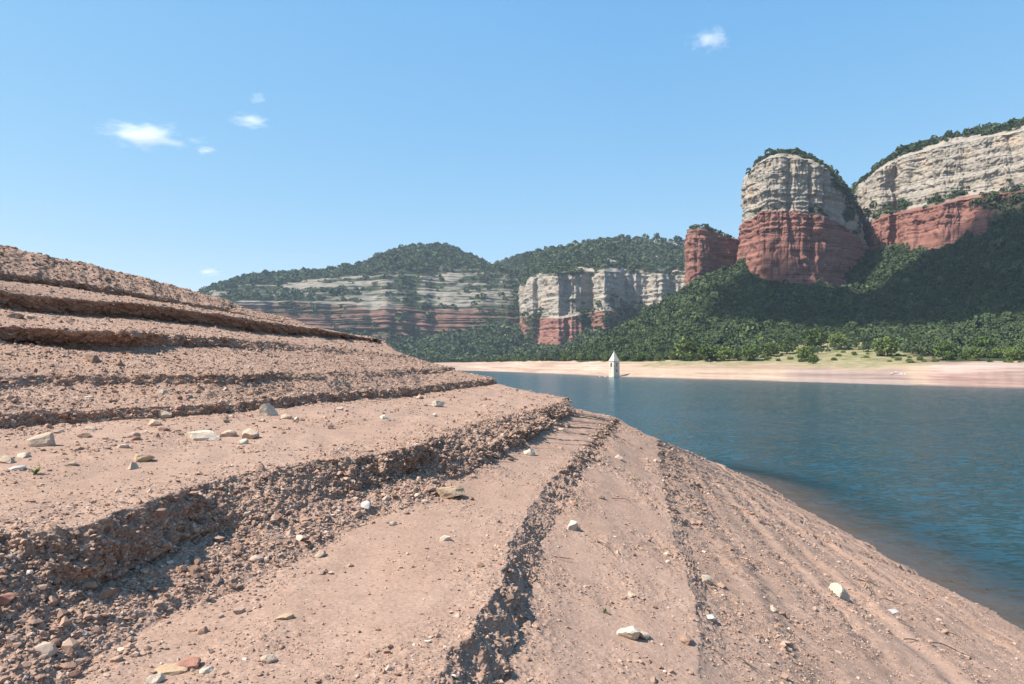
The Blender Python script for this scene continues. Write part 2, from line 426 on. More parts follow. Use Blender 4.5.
# feet of the steps slump out here and there
for i, (n, p) in enumerate(ROWS):
    k = {"Lb": .3, "Kb": .12, "Gb": .6, "Eb": .22, "Fb": .2, "C3b": -.1, "C2b": .05, "C1b": .03}.get(n)
    if k:
        c = curves[i]; mlt = np.clip(.55 + .75 * noise2(c[:, 1] * .55, np.full(NC, 11.0 * i), 8) + .35 * noise2(c[:, 1] * 1.7, np.full(NC, 5.0 * i), 9), 0, 1.1)
        c[:, 0] += k * mlt; c[:, 2] -= np.where(n in ("C3b", "C2b"), 0.0, .12 * k * mlt)
up = []
for dx, dh in ((-60, 9.0), (-14, 2.2), (-4, .75)):
    c = curves[0].copy(); c[:, 0] += dx; c[:, 1] -= 0.02 * dx * 0; c[:, 2] += dh; up.append(c)
low = []
for dx, dh in ((4.0, -.55), (11.0, -1.9), (28, -4.6)):
    c = curves[-1].copy()
    n = np.stack([np.gradient(c[:, 1]), -np.gradient(c[:, 0])], -1); n /= np.linalg.norm(n, axis=1)[:, None]
    c[:, :2] += n * dx; c[:, 2] += dh; low.append(c)
allc = up + curves + low
bands = [12, 20, 30] + BAND + [40, 24, 20]
rgh = [(.7, .7, .7), (.8, .8, .8), (.9, .9, .9)] + RGH + [(.3, .3, .3), (.3, .3, .3), (.3, .3, .3)]
P, R, T = [], [], []
for b in range(len(bands)):
    n = bands[b]; last = b == len(bands) - 1
    tt = np.linspace(0, 1, n, endpoint=last)
    for t in tt:
        P.append(allc[b] * (1 - t) + allc[b + 1] * t)
        r = rgh[b]; R.append(np.interp(t, [0, .25, .75, 1], [r[0], r[1], r[1], r[2]])); T.append(b + t)
P = np.array(P); R = np.array(R); T = np.array(T)
NR = P.shape[0]
# round the creases a little
ker = np.array([1, 2, 3, 2, 1], float); ker /= ker.sum()
Pp = np.concatenate([P[:1]] * 2 + [P] + [P[-1:]] * 2)
P = sum(ker[i] * Pp[i:i + NR] for i in range(5))
X, Y, Z = P[..., 0], P[..., 1], P[..., 2]
# old waterline ripples on the long lower slope
iW = 3 + 17
tl = np.clip(T - iW, 0, 1)[:, None]
dd = tl * 11.0
rip = (np.sin(dd * 6.2 + 1.5 * noise2(X * .3, Y * .3, 21) + 4 * noise2(X * .07, Y * .07, 22)) * .5 + np.sin(dd * 11.7 + 2 * noise2(X * .4, Y * .25, 23)) * .25)
ripamp = np.where((tl > 0) & (tl < 1), np.sin(np.pi * tl) ** .5 * .075, 0)
Z = Z + rip * ripamp * np.clip(.6 + noise2(X * .5, Y * .15, 26), 0, 1.4)
# treads: gentle swell, wheel-like rills along the contour
Z = Z + .035 * fbm2(X * .8, Y * .35, 3, 31) + 0.012 * noise2(X * 3.2, Y * 1.1, 33)
P = np.stack([X, Y, Z], -1)
Nn = grid_normals(P)
Nn *= np.sign(Nn[..., 2:3].mean()) if abs(Nn[..., 2].mean()) > 1e-6 else 1
if Nn[..., 2].mean() < 0: Nn = -Nn
Rv = np.clip(R[:, None] + .35 * fbm2(X * 1.1, Y * .7, 3, 41) * np.where(R[:, None] < .5, 1, .5), 0.02, 1.1)
x3, y3, z3 = X, Y, Z * 1.0
dist = np.hypot(X, np.maximum(Y, 1))
lod = np.clip(dist / 6.0, 1.0, 3.0)                   # coarser, slightly larger clods further off
d = 0
bil = np.abs(noise3(x3 * 5, y3 * 5, z3 * 5, 51)); d = d + .075 * (0.35 - bil)
bil = np.abs(noise3(x3 * 11, y3 * 11, z3 * 11, 52)); d = d + .050 * (0.35 - bil)
bil = np.abs(noise3(x3 * 24, y3 * 24, z3 * 24, 53)); d = d + .028 * (0.35 - bil)
d = d + .011 * noise3(x3 * 52, y3 * 52, z3 * 52, 54)
steep = 1 - smooth(Nn[..., 2], .55, .95)
gul = np.abs(noise2(Y * 2.1 + X * .6, T[:, None] * .05 + Y * 0, 61))       # runnels down the scarps
fin = np.where(T[:, None] < 13.5, .62, 1.0)
d = d * np.where((T[:, None] > 17) & (T[:, None] < 21), 1.25, 1.0) * Rv * (0.75 + .9 * steep) * np.clip(dist / 7, .8, 1.8) * fin + steep * .12 * (gul - .3) * fin
d = d + .0025 * noise2(X * 30, Y * 30, 62) * (1 - Rv)
P = P + Nn * d[..., None]
P[..., 2] += HC
Wet = np.clip(smooth(-(P[..., 2]), -.35 , .02), 0, 1) * (.6 + .3 * noise2(X * .8, Y * .8, 64))
Wet = np.clip(Wet, 0, 1)
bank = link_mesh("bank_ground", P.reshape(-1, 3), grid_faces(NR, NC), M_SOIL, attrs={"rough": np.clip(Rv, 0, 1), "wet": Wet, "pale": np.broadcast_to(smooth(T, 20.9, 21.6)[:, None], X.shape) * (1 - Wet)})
tag(bank, kind="structure")

# lookup of the ground under a pixel
_v = P.reshape(-1, 3); _ok = _v[:, 1] > 1.5
_vi = np.nonzero(_ok)[0]
_pu = 512 + F * _v[_vi, 0] / _v[_vi, 1]; _pv = VH - F * (_v[_vi, 2] - HC) / _v[_vi, 1]
_in = (_pu > -60) & (_pu < 1090) & (_pv > 200) & (_pv < 760); _vi = _vi[_in]; _pu = _pu[_in]; _pv = _pv[_in]
def ground_at(u, v):
    dd = np.hypot(_pu - u, _pv - v); k = dd < 4
    if not k.any(): k = dd <= dd.min() + 1
    c = _vi[k]; y = _v[c, 1]
    sel = c[y < y.min() * 1.12]
    return _v[sel].mean(0)

# ------------------------------------------------------------------ gravel on the bank (countless: one object)
def ico(sub):
    bm = bmesh.new(); bmesh.ops.create_icosphere(bm, subdivisions=sub, radius=1)
    v = np.array([x.co[:] for x in bm.verts]); f = np.array([[x.index for x in p.verts] for p in bm.faces]); bm.free()
    return v, f

def scatter_gravel(n, name="gravel", big=1.0, zone=None):
    v0, f0 = ico(1 if big == 1 else 3)
    w = Rv ** .9 + .10
    dy = np.maximum(Y, 1.8)
    # screen area of every cell, so pebbles thin out as they shrink with distance
    area = np.linalg.norm(np.cross(np.gradient(P, axis=1), np.gradient(P, axis=0)), axis=-1)
    w = w * area / dy ** 1.75
    uu = 512 + F * P[..., 0] / np.maximum(P[..., 1], .1)
    w = w * ((Y > 2.2) & (Y < 45) & (uu > -120) & (uu < 1150) & (P[..., 2] > 0.03))
    if zone is not None: w = w / np.maximum(Rv ** .9 + .10, .01) * zone * area ** 0
    cdf = np.cumsum(w.ravel()); idx = np.searchsorted(cdf, rng.random(n) * cdf[-1])
    c = P.reshape(-1, 3)[idx]; nn = Nn.reshape(-1, 3)[idx]; yv = c[:, 1]; rr = Rv.ravel()[idx]
    c = c + (rng.random((n, 3)) - .5) * np.array([.02, .02, 0]) 
    size = np.exp(rng.normal(0, .62, n)) * .0050 * big * (yv / 4.2) ** .52 * (.62 + .63 * rr)
    size = np.clip(size, .003, .055 if big == 1 else .06)
    vs_, fs_, tone = [], [], []
    shapes = []
    for k in range(24):
        s = v0 * (1 + .32 * rng.normal(size=(len(v0), 1))).clip(.55, 1.6) if big == 1 else v0.copy()
        for j in range(0 if big == 1 else 13):
            pn = rng.normal(size=3); pn /= np.linalg.norm(pn); s = s - np.clip(s @ pn - rng.uniform(.5, .8), 0, None)[:, None] * pn
        if big != 1: s = s * (1.25 + .10 * noise3(s[:, 0] * 3 + k * 5, s[:, 1] * 3, s[:, 2] * 3, 400)[:, None])
        s = s * np.array([1, rng.uniform(.6, 1), rng.uniform(.45, .8)]); shapes.append(s)
    sh = np.array(shapes)[rng.integers(0, 24, n)]
    a = rng.random(n) * 2 * math.pi; ca, sa = np.cos(a), np.sin(a)
    rx = sh[..., 0] * ca[:, None] - sh[..., 1] * sa[:, None]; ry = sh[..., 0] * sa[:, None] + sh[..., 1] * ca[:, None]
    q = np.stack([rx, ry, sh[..., 2]], -1) * size[:, None, None]
    V = q + (c + nn * (size * .22)[:, None])[:, None, :]
    Fc = (f0[None] + (np.arange(n) * len(v0))[:, None, None]).reshape(-1, 3)
    tone = np.repeat(np.clip(rng.beta(2.2, 2.4, n) + (rng.random(n) > .975) * .5, 0, 1), len(v0))
    g = link_mesh(name, V.reshape(-1, 3), Fc, M_GRAVEL, smooth_shade=False, attrs={"tone": tone})
    tag(g, kind="stuff")
scatter_gravel(210000)
_cl = smooth(fbm2(X * 1.3, Y * 1.0, 3, 66), .05, .7)
_tt = T[:, None] - 3
_zone = ((_tt > 10.05) & (_tt < 10.6)) * 1.0 + ((_tt > 12.4) & (_tt < 13.25)) * 1.6 + ((_tt > 15.5) & (_tt < 16)) * .4 + ((_tt > 17) & (_tt < 17.5)) * .25 + (_tt < 10) * .12
scatter_gravel(1700, "rubble", 2.7, _zone * (_cl + .08))

# ------------------------------------------------------------------ ground sheet, water
def flat(name, x0, x1, y0, y1, z, mat):
    return link_mesh(name, np.array([[x0, y0, z], [x1, y0, z], [x1, y1, z], [x0, y1, z]]), np.array([[0, 1, 2, 3]]), mat)
g = flat("ground", -5000, 5000, -3000, 6500, -6.0, M_SOIL); tag(g, kind="structure")

ys = np.concatenate([np.linspace(-60, 8, 24, endpoint=False), np.exp(np.linspace(math.log(8), math.log(1100), 330))])
xs = np.concatenate([np.linspace(-900, -60, 30, endpoint=False), np.linspace(-60, 5, 60, endpoint=False), np.linspace(5, 40, 150, endpoint=False), np.exp(np.linspace(math.log(40), math.log(900), 60))])
GX, GY = np.meshgrid(xs, ys)
wc = curves[-1][::6, :2]
# signed distance from the near shoreline, and hence how deep the bank lies under the water
pts = np.stack([GX.ravel(), GY.ravel()], -1); near = (np.abs(pts[:, 0]) < 130) & (pts[:, 1] < 110)
dmin = np.full(len(pts), 99.0)
sub = pts[near]; dm = np.full(len(sub), 1e9)
for i in range(0, len(wc), 1):
    dm = np.minimum(dm, (sub[:, 0] - wc[i, 0]) ** 2 + (sub[:, 1] - wc[i, 1]) ** 2)
dmin[near] = np.sqrt(dm)
depth = .38 + .62 * smooth(dmin, 0.0, 6.5) ** .8
water = link_mesh("water", np.stack([GX, GY, np.zeros_like(GX)], -1).reshape(-1, 3), grid_faces(*GX.shape), M_WATER, attrs={"depth": depth})
tag(water, kind="structure")

# ------------------------------------------------------------------ far land: lofts over image columns
def col_row(us, vals, u):
    return np.interp(u, us, vals)

def loft(rows, counts, u):
    """rows: list of (y(u), z(u)) arrays; returns grid points (rows x columns)"""
    out, par = [], []
    for b in range(len(rows) - 1):
        n = counts[b]; last = b == len(rows) - 2
        for t in np.linspace(0, 1, n, endpoint=last):
            y = rows[b][0] * (1 - t) + rows[b + 1][0] * t; z = rows[b][1] * (1 - t) + rows[b + 1][1] * t
            out.append(np.stack([(u - 512) / F * y, y, z], -1)); par.append(b + t)
    return np.array(out), np.array(par)

def hv(v, y): return HC + (VH - v) / F * y          # height of something seen at row v at depth y

def sm1(a, n):
    ker = np.hanning(n + 2)[1:-1]; ker /= ker.sum()
    return np.convolve(np.pad(a, n // 2, mode='edge'), ker, 'valid')[:len(a)]

TREES = []            # (position, crown radius, height, set)
def add_trees(Pg, w, n, r, hgt, which, jitter=2.0):
    area = np.linalg.norm(np.cross(np.gradient(Pg, axis=1), np.gradient(Pg, axis=0)), axis=-1)
    cdf = np.cumsum((w * area).ravel()); idx = np.searchsorted(cdf, rng.random(n) * cdf[-1])
    c = Pg.reshape(-1, 3)[np.minimum(idx, Pg.shape[0] * Pg.shape[1] - 1)]
    c = c + (rng.random((n, 3)) - .5) * np.array([jitter, jitter, 0])
    k = np.exp(rng.normal(0, .34, n))
    TREES.append(np.column_stack([c, r * k, hgt * k, np.where((which == 0) & (c[:, 1] < 600), 2, which)]))

# --- right hillside with its shore
u = np.concatenate([np.linspace(380, 1100, 620, endpoint=False), np.linspace(1100, 1500, 90)])
UU = [380, 470, 540, 610, 700, 800, 900, 1024, 1150, 1350, 1500]
yW = np.interp(u, UU, [830, 700, 505, 372, 308, 265, 230, 200, 176, 150, 135])
yW = yW * (1 + .012 * noise2(u * .03, u * 0, 70) + .006 * noise2(u * .11, u * 0, 71))
tong = np.exp(-((u - 985) / 62) ** 2)                     # tongue of pink gravel reaching out at the right
yW = yW - tong * 7
UB = [380, 470, 540, 610, 684, 740, 800, 870, 950, 1024, 1150, 1350, 1500]
yB = np.interp(u, UB, [960, 860, 600, 455, 400, 385, 365, 340, 318, 300, 270, 235, 220])
vB = np.interp(u, UB, [363, 362.3, 361.3, 361.5, 361, 360.5, 361.5, 361.5, 361.5, 362, 363, 365, 366])
vM = np.interp(u, UB, [365, 365, 366, 367.5, 368, 368, 369, 370, 371, 372, 374, 378, 380]) - tong * 4.5
yMb = yW * .45 + yB * .55 - tong * 25
yB2 = yB + np.interp(u, UB, [40, 40, 30, 30, 40, 60, 75, 80, 60, 50, 40, 40, 40])
vB2 = np.interp(u, UB, [362, 361.5, 360, 359.5, 357.5, 350.5, 345.5, 344.5, 351, 354, 356, 358, 358])
US = [380, 470, 530, 560, 590, 620, 650, 684, 700, 740, 800, 868, 890, 930, 980, 1024, 1150, 1350, 1500]
vS = sm1(np.interp(u, US, [364, 363, 360, 354, 345, 331, 313, 291, 283, 262, 262, 262, 250, 244, 226, 206, 182, 150, 140]), 15)
yS = sm1(np.interp(u, US, [1010, 910, 640, 640, 645, 655, 670, 690, 700, 735, 745, 745, 735, 705, 670, 645, 600, 520, 490]), 25)
y1 = yB2 * .62 + yS * .38; v1 = vB2 * .68 + vS * .32
y2 = yB2 * .28 + yS * .72; v2 = vB2 * .36 + vS * .64
bul = -34 * np.exp(-((u - 690) / 38) ** 2) + 38 * np.exp(-((u - 880) / 90) ** 2)
rows = [(yW - 20, np.full_like(u, -3.0)), (yW, np.full_like(u, 0.0)), (yMb, hv(vM, yMb)), (yB, hv(vB, yB)), (yB2, hv(vB2, yB2)),
        (y1 + bul * .7, hv(v1, y1)), (y2 + bul, hv(v2, y2)), (yS, hv(vS, yS)),
        (yS + 120, hv(vS, yS) - np.where(u < 745, 55, -18)), (yS + 420, hv(vS, yS) - np.where(u < 745, 160, 60))]
HS, hp = loft(rows, [6, 34, 34, 30, 50, 55, 55, 24, 10], u)
Xh, Yh, Zh = HS[..., 0], HS[..., 1], HS[..., 2]
wsl = smooth(hp, 3.6, 5.0)[:, None] * (1 - smooth(hp, 6.6, 7.2)[:, None] * .5)
HS[..., 2] += wsl * (7 * fbm2(Xh * .012, Yh * .012, 3, 75) + 2.0 * fbm2(Xh * .05, Yh * .05, 3, 76))
wb_ = (smooth(hp, 1.0, 1.25) * (1 - smooth(hp, 4.2, 5)))[:, None]
HS[..., 2] += wb_ * (.55 * fbm2(Xh * .035, Yh * .06, 4, 77) + .22 * np.sin(Zh * 5.5 + 2 * noise2(Xh * .02, Yh * .02, 78)))
ug = np.broadcast_to(u, Xh.shape); hpg = np.broadcast_to(hp[:, None], Xh.shape)
n1 = fbm2(Xh * .03, Yh * .03, 4, 80)
field = smooth(ug + 22 * n1, 752, 772) * (1 - smooth(ug + 22 * n1, 915, 940)) * smooth(hpg, 2.9, 3.05) * (1 - smooth(hpg, 4.0, 4.12))     # cleared terraces
veg = np.clip(smooth(hpg + .25 * n1, 3.0, 3.12) - field * .95, 0, 1)
grass = np.clip(smooth(hpg + .45 * n1, 2.0, 2.6) * (1 - veg) * (1 - .9 * tong) * smooth(ug + 60 * n1, 620, 690), 0, 1) * .8
grass = np.maximum(grass, field * .9)
mead = np.exp(-((ug - 885) / 20.0) ** 2) * smooth(hpg, 3.55, 3.65) * (1 - smooth(hpg, 4.02, 4.1))
redr = np.clip(smooth(n1 + 1.1 * np.exp(-((ug - 718) / 16) ** 2 - ((hpg - 6.55) / .28) ** 2), 1.0, 1.2), 0, 1) * smooth(hpg, 5.5, 6)
hs = link_mesh("far_hillside", HS.reshape(-1, 3), grid_faces(*Xh.shape), M_SHORE,
               attrs={"veg": veg * (1 - redr), "grass": grass, "meadow": mead, "red": redr, "pink": np.clip(np.maximum(smooth(tong, .3, .6) * (1 - smooth(hpg, 3.0, 3.2)), .4 * (1 - smooth(ug, 590, 640))), 0, 1), "dark": np.clip(.85 * smooth(ug, 770, 810) * (1 - smooth(ug + 14 * (hpg - 1), 905, 925)) * (1 - smooth(hpg + .3 * n1, 1.75, 2.3)), 0, 1)}); tag(hs, kind="structure")
vis = (ug > 430) & (ug < 1090)
w_for = veg * (1 - redr) * vis * smooth(hpg, 3.35, 3.5) * (hpg < 7.15)
add_trees(HS, w_for / np.maximum(Yh, 100) ** .9, 32000, 1.6, 3.7, 0, 3)
hill_grid = (HS, hpg, ug, veg, field)

# --- rock rings (free-standing cliffs)
def strata(Pg, N_, seed, amp=1.0, crack=1.0, zs=1.0, layer=.6):
    X_, Y_, Z_ = Pg[..., 0], Pg[..., 1], Pg[..., 2]
    zz = Z_ + 2.0 * noise3(X_ * .02, Y_ * .02, Z_ * 0.02, seed)
    lay = noise2(zz * .16 * zs, X_ * .004, seed + 1) * 2.6 + noise2(zz * .45 * zs, X_ * .006, seed + 2) * 1.3 + noise2(zz * 1.1 * zs, X_ * .01, seed + 3) * .6
    S = X_ * .9 + Y_ * .7
    cr = -np.clip(.28 - np.abs(noise3(X_ * .045, Y_ * .045, Z_ * .006, seed + 5)), 0, 1) * 16 - np.clip(.2 - np.abs(noise3(X_ * .13, Y_ * .13, Z_ * .015, seed + 6)), 0, 1) * 7
    lay = lay * layer
    blk = 2.2 * np.round(1.6 * noise3(X_ * .05, Y_ * .05, Z_ * .055, seed + 11)) / 1.6 + 3.5 * noise3(X_ * .035, Y_ * .035, Z_ * .02, seed + 7) + 1.5 * noise3(X_ * .1, Y_ * .1, Z_ * .12, seed + 8) + .9 * noise3(X_ * .3, Y_ * .3, Z_ * .35, seed + 9) - 5 * np.clip(.16 - np.abs(noise3(X_ * .3, Y_ * .3, Z_ * .03, seed + 10)), 0, 1) + 1.1 * np.round(1.5 * noise3(X_ * .14, Y_ * .14, Z_ * .16, seed + 12)) / 1.5
    return Pg + N_ * (amp * (lay + crack * cr + blk))[..., None]

def cliff_ring(name, ctr, ring, rows, counts, n_around, seed, amp=1.0):
    """ring: [(u, y)]; rows: per ring point (scale towards centre, v) ; closed all round"""
    uc, yc = ctr; cx = (uc - 512) / F * yc
    k = len(ring)
    rx = np.array([(a - 512) / F * b for a, b in ring]); ry = np.array([b for a, b in ring])
    th = np.linspace(0, k, n_around, endpoint=False); i0 = np.floor(th).astype(int) % k; f = th - np.floor(th)
    def per(a):
        a = np.asarray(a, float); p0, p1, p2, p3 = a[(i0 - 1) % k], a[i0], a[(i0 + 1) % k], a[(i0 + 2) % k]
        cub = .5 * ((2 * p1) + (-p0 + p2) * f + (2 * p0 - 5 * p1 + 4 * p2 - p3) * f ** 2 + (-p0 + 3 * p1 - 3 * p2 + p3) * f ** 3)
        return cub
    bx, by = per(rx), per(ry)
    rr = []
    for sc_, v in rows:
        s = per(np.broadcast_to(sc_, (k,))); z = per([hv(vv, yc + (b - yc) * q) for vv, b, q in zip(np.broadcast_to(v, (k,)), ry, np.broadcast_to(sc_, (k,)))])
        rr.append(np.stack([cx + (bx - cx) * s, yc + (by - yc) * s, z], -1))
    out, par = [], []
    for b in range(len(rr) - 1):
        last = b == len(rr) - 2
        for t in np.linspace(0, 1, counts[b], endpoint=last): out.append(rr[b] * (1 - t) + rr[b + 1] * t); par.append(b + t)
    Pg = np.array(out); par = np.array(par)
    Pw = np.concatenate([Pg[:, -2:], Pg, Pg[:, :2]], 1); Ng = grid_normals(Pw)[:, 2:-2]
    c = np.array([cx, yc, 0.0]); flip = ((Pg - c)[..., :2] * Ng[..., :2]).sum(-1).mean() < 0
    if flip: Ng = -Ng
    Ng[..., 2] *= .25
    return Pg, par, Ng

# the big butte
ring = [(800, 850), (752, 822), (739, 780), (741, 742), (754, 712), (775, 698), (803, 694), (832, 702), (853, 722), (868, 755), (872, 800), (850, 840)]
base = np.array([300] * 12)
redt = np.array([215, 222, 230, 224, 214, 211, 212, 218, 230, 246, 248, 232])
wtop = np.array([166, 170, 182, 182, 163, 157, 159, 171, 192, 219, 225, 200])
cap1 = np.array([154, 157, 161, 161, 156, 153.5, 156, 163, 174, 188, 190, 174])
cap2 = np.array([153, 153, 154, 154, 153, 152.5, 155, 158, 161, 165, 166, 161])
rows = [(1.05, base), (1.0, redt + 24), (.985, redt + 1), (.945, redt - 3), (.935, redt * .45 + wtop * .55), (.92, wtop), (.68, cap1), (.34, cap2), (.0, 152)]
BP, bpar, BN = cliff_ring("butte", (797, 765), ring, rows, [40, 50, 12, 60, 60, 30, 16, 6], 520, 100)
wsm = (1 - smooth(bpar, 5.6, 7.0))[:, None]
BQ = strata(BP, BN, 100, 1.0); BP = BP + (BQ - BP) * wsm[..., None]
bx_, by_, bz_ = BP[..., 0], BP[..., 1], BP[..., 2]
nb = fbm3(bx_ * .04, by_ * .04, bz_ * .06, 4, 110)
red = 1 - smooth(bpar[:, None] + .10 * nb, 2.35, 2.55)
ub_ = 512 + F * bx_ / by_
vegb = np.clip(smooth(bpar[:, None] + .9 * nb + smooth(ub_, 805, 850) * 1.0, 5.3, 5.8), 0, 1)
ledge = np.exp(-((bpar[:, None] - 2.9) / .3) ** 2); vegb = np.maximum(vegb, smooth(ledge + .8 * nb + .3 * smooth(ub_, 790, 830), .95, 1.15)); vegb = np.maximum(vegb, smooth(bpar[:, None], 3.0, 3.3) * smooth(ub_ + 14 * nb + 5.5 * (bpar[:, None] - 4), 838, 850) * smooth(nb + .22, 0, .35))
butte = link_mesh("butte", BP.reshape(-1, 3), grid_faces(*bx_.shape, wrap=True), M_ROCK, attrs={"red": red, "veg": vegb * .9}); tag(butte, kind="structure")
add_trees(BP, vegb, 950, 1.7, 2.7, 0)

# the small red block left of it
ring = [(728, 800), (697, 780), (685, 754), (686, 731), (694, 718), (705, 717), (712, 729), (719, 745), (733, 752), (748, 762), (752, 790)]
top = np.array([238, 235, 232, 231, 229, 231, 235, 236, 238, 240, 241])
rows = [(1.12, 320), (1.0, 285), (.97, top + 14), (.88, top), (.4, top - 3), (0, 230)]
RP, rpar, RN = cliff_ring("red", (712, 755), ring, rows, [20, 50, 24, 16, 8], 220, 130)
RP = RP + (strata(RP, RN, 130, .95) - RP) * (1 - smooth(rpar, 3, 4.5))[:, None, None]
nb = fbm3(RP[..., 0] * .06, RP[..., 1] * .06, RP[..., 2] * .06, 3, 131)
vegr = smooth(rpar[:, None] + .8 * nb, 3.0, 3.6) * .7
link = link_mesh("red_crag", RP.reshape(-1, 3), grid_faces(RP.shape[0], RP.shape[1], wrap=True), M_ROCK,
                 attrs={"red": np.ones(rpar.size)[:, None] * np.ones(RP.shape[:2]), "veg": vegr}); tag(link, kind="structure")
add_trees(RP, vegr, 60, 1.7, 3.0, 0)

# --- the long cliff at the right
u = np.concatenate([np.linspace(842, 1080, 380), np.linspace(1080, 1500, 120)[1:]])
UC = [842, 850, 858, 868, 880, 895, 903, 930, 960, 985, 1024, 1150, 1350, 1500]
yC = np.interp(u, UC, [905, 850, 800, 765, 742, 742, 722, 690, 672, 655, 632, 575, 500, 470])
yC = yC + 7 * noise2(u * .045, u * 0, 90) + 10 * np.exp(-((u - 898) / 4) ** 2)
vR = np.interp(u, UC, [236, 234, 230, 223, 216, 212, 211, 206, 198, 193, 189, 175, 150, 140])
vWt = np.interp(u, [842, 850, 860, 870, 885, 900, 930, 960, 1000, 1024, 1150, 1350, 1500], [206, 198, 188, 178, 167, 158, 149, 142, 135, 130, 110, 85, 75])
vT = np.interp(u, [842, 850, 860, 880, 900, 920, 940, 960, 980, 1000, 1012, 1024, 1150, 1350, 1500], [198, 190, 181, 162, 150, 142, 136, 131, 128, 125, 122, 118, 96, 70, 60])
vT = vT + 3.0 + 1.8 * noise2(u * .06, u * 0, 93) + 1.0 * noise2(u * .2, u * 0, 94)
off = np.interp(u, [842, 870, 900], [4, 10, 20])
rows = [(yC - 14, hv(np.full_like(u, 300), yC)), (yC, hv(vR + 26, yC)), (yC + 5, hv(vR + 2, yC + 5)), (yC + off, hv(vR - 4, yC + off)),
        (yC + off + 6, hv(vR * .5 + vWt * .5, yC + off + 6)), (yC + off + 12, hv(vWt, yC + off + 12)), (yC + off + 40, hv(vWt * .4 + vT * .6, yC + off + 40)),
        (yC + off + 75, hv(vT, yC + off + 75)), (yC + off + 260, hv(vT, yC + off + 75) - 25)]
CP, cpar = loft(rows, [24, 40, 10, 55, 55, 30, 26, 12], u)
CN = grid_normals(CP)
if CN[..., 1].mean() > 0: CN = -CN
CN[..., 2] *= .25
CP = CP + (strata(CP, CN, 140, .9, .8) - CP) * (1 - smooth(cpar, 6.2, 7.2))[:, None, None]
cx_, cy_, cz_ = CP[..., 0], CP[..., 1], CP[..., 2]
nb = fbm3(cx_ * .035, cy_ * .035, cz_ * .07, 4, 150); ug = np.broadcast_to(u, cx_.shape); cp = cpar[:, None]
red = 1 - smooth(cp + .1 * nb, 2.3, 2.6)
veg = smooth(cp + .8 * nb, 5.75, 6.3)
veg = np.maximum(veg, np.exp(-((cp - 2.75) / .4) ** 2) * smooth(nb + .25, .0, .35))
veg = np.maximum(veg, (1 - smooth(cp + .7 * nb, 2.1, 2.6)) * smooth(ug + 36 * nb, 972, 1000))
veg = np.maximum(veg, np.exp(-((cp - 5.55) / .16) ** 2) * smooth(nb + .2 * smooth(ug, 900, 1000), .1, .3))
wall = link_mesh("cliff", CP.reshape(-1, 3), grid_faces(*cx_.shape), M_ROCK, attrs={"red": red, "veg": np.clip(veg, 0, 1) * .9}); tag(wall, kind="structure")
add_trees(CP, veg * (ug < 1080) * (cp < 7.3), 1500, 2.2, 3.9, 0)

# --- far left hill
u = np.linspace(60, 600, 560)
UL = [60, 150, 198, 240, 290, 340, 400, 450, 500, 540, 600]
vB = np.interp(u, UL, [352, 345, 338, 336, 336, 337, 344, 336, 326, 332, 345])
vW0 = np.interp(u, UL, [330, 315, 306, 302, 302, 304, 307, 307, 309, 312, 325])
vW1 = np.interp(u, UL, [325, 306, 297, 285, 282, 277, 267, 268, 270, 276, 290])
vS = np.interp(u, [60, 150, 198, 215, 240, 270, 300, 350, 365, 390, 405, 415, 440, 455, 465, 490, 520, 560, 600], [335, 308, 293, 285, 276.5, 273, 271, 268, 262, 250.5, 246, 244, 244.5, 248, 252, 265, 274, 285, 295])
vS = sm1(vS, 13) + 2.0 + .5 * noise2(u * .12, u * 0, 160)
yb = 1330 + 60 * noise2(u * .012, u * 0, 161) + 25 * noise2(u * .05, u * 0, 162)
rows = [(np.full_like(u, 1000.), np.full_like(u, -3.)), (yb, hv(vB, yb)), (yb + 45, hv(vW0, yb + 45)), (yb + 190, hv(vW1, yb + 190)), (yb + 380, hv(vS, yb + 380)), (yb + 800, hv(vS, yb + 380) - 60)]
LP, lpar = loft(rows, [50, 90, 130, 44, 10], u)
LN = grid_normals(LP)
if LN[..., 1].mean() > 0: LN = -LN
LN[..., 2] *= .3
lx, ly, lz = LP[..., 0], LP[..., 1], LP[..., 2]; lp = lpar[:, None]
inb = smooth(lp, 1.0, 1.2) * (1 - smooth(lp, 2.9, 3.2))
# ledges: stack of terraces in the banded part
zz = lz + 6 * noise2(lx * .006, ly * .006, 170) + lx * .018
bnd = 1.0 * noise2(zz * .055, lx * .0022, 178) + .75 * noise2(zz * .15, lx * .004, 179) + .4 * noise2(zz * .33, lx * .008, 177)
LP = LP + LN * (inb * (8 * np.clip(bnd, -.6, .8) + 5 * noise3(lx * .012, ly * .012, lz * .004, 171) + 2.5 * noise3(lx * .07, ly * .07, lz * .08, 172)))[..., None]
nb = fbm3(lx * .012, ly * .012, lz * .04, 4, 173); ug = np.broadcast_to(u, lx.shape)
red = 1 - smooth(lp + .18 * nb, 1.85, 2.1)
bare = inb * smooth(.75 * nb + .95 * bnd - .02 + .22 * smooth(ug, 260, 330) + .3 * (lp < 2) + .08, .0, .5)
bare = bare * np.where(lp < 2, .85, .9) * smooth(noise3(lx * .04, ly * .04, lz * .3, 176) + .4 * nb, -.6, .15)
bare = bare * smooth(ug + 60 * nb, 195, 280)
bare = np.maximum(bare, np.exp(-((ug - 212) / 16) ** 2 - ((lp - 3.3) / .5) ** 2) * smooth(nb + .2, 0, .4) * .6)
veg = 1 - .82 * np.clip(bare, 0, 1)
hl = link_mesh("far_hill", LP.reshape(-1, 3), grid_faces(*lx.shape), M_ROCK, attrs={"red": red, "veg": veg}); tag(hl, kind="structure")
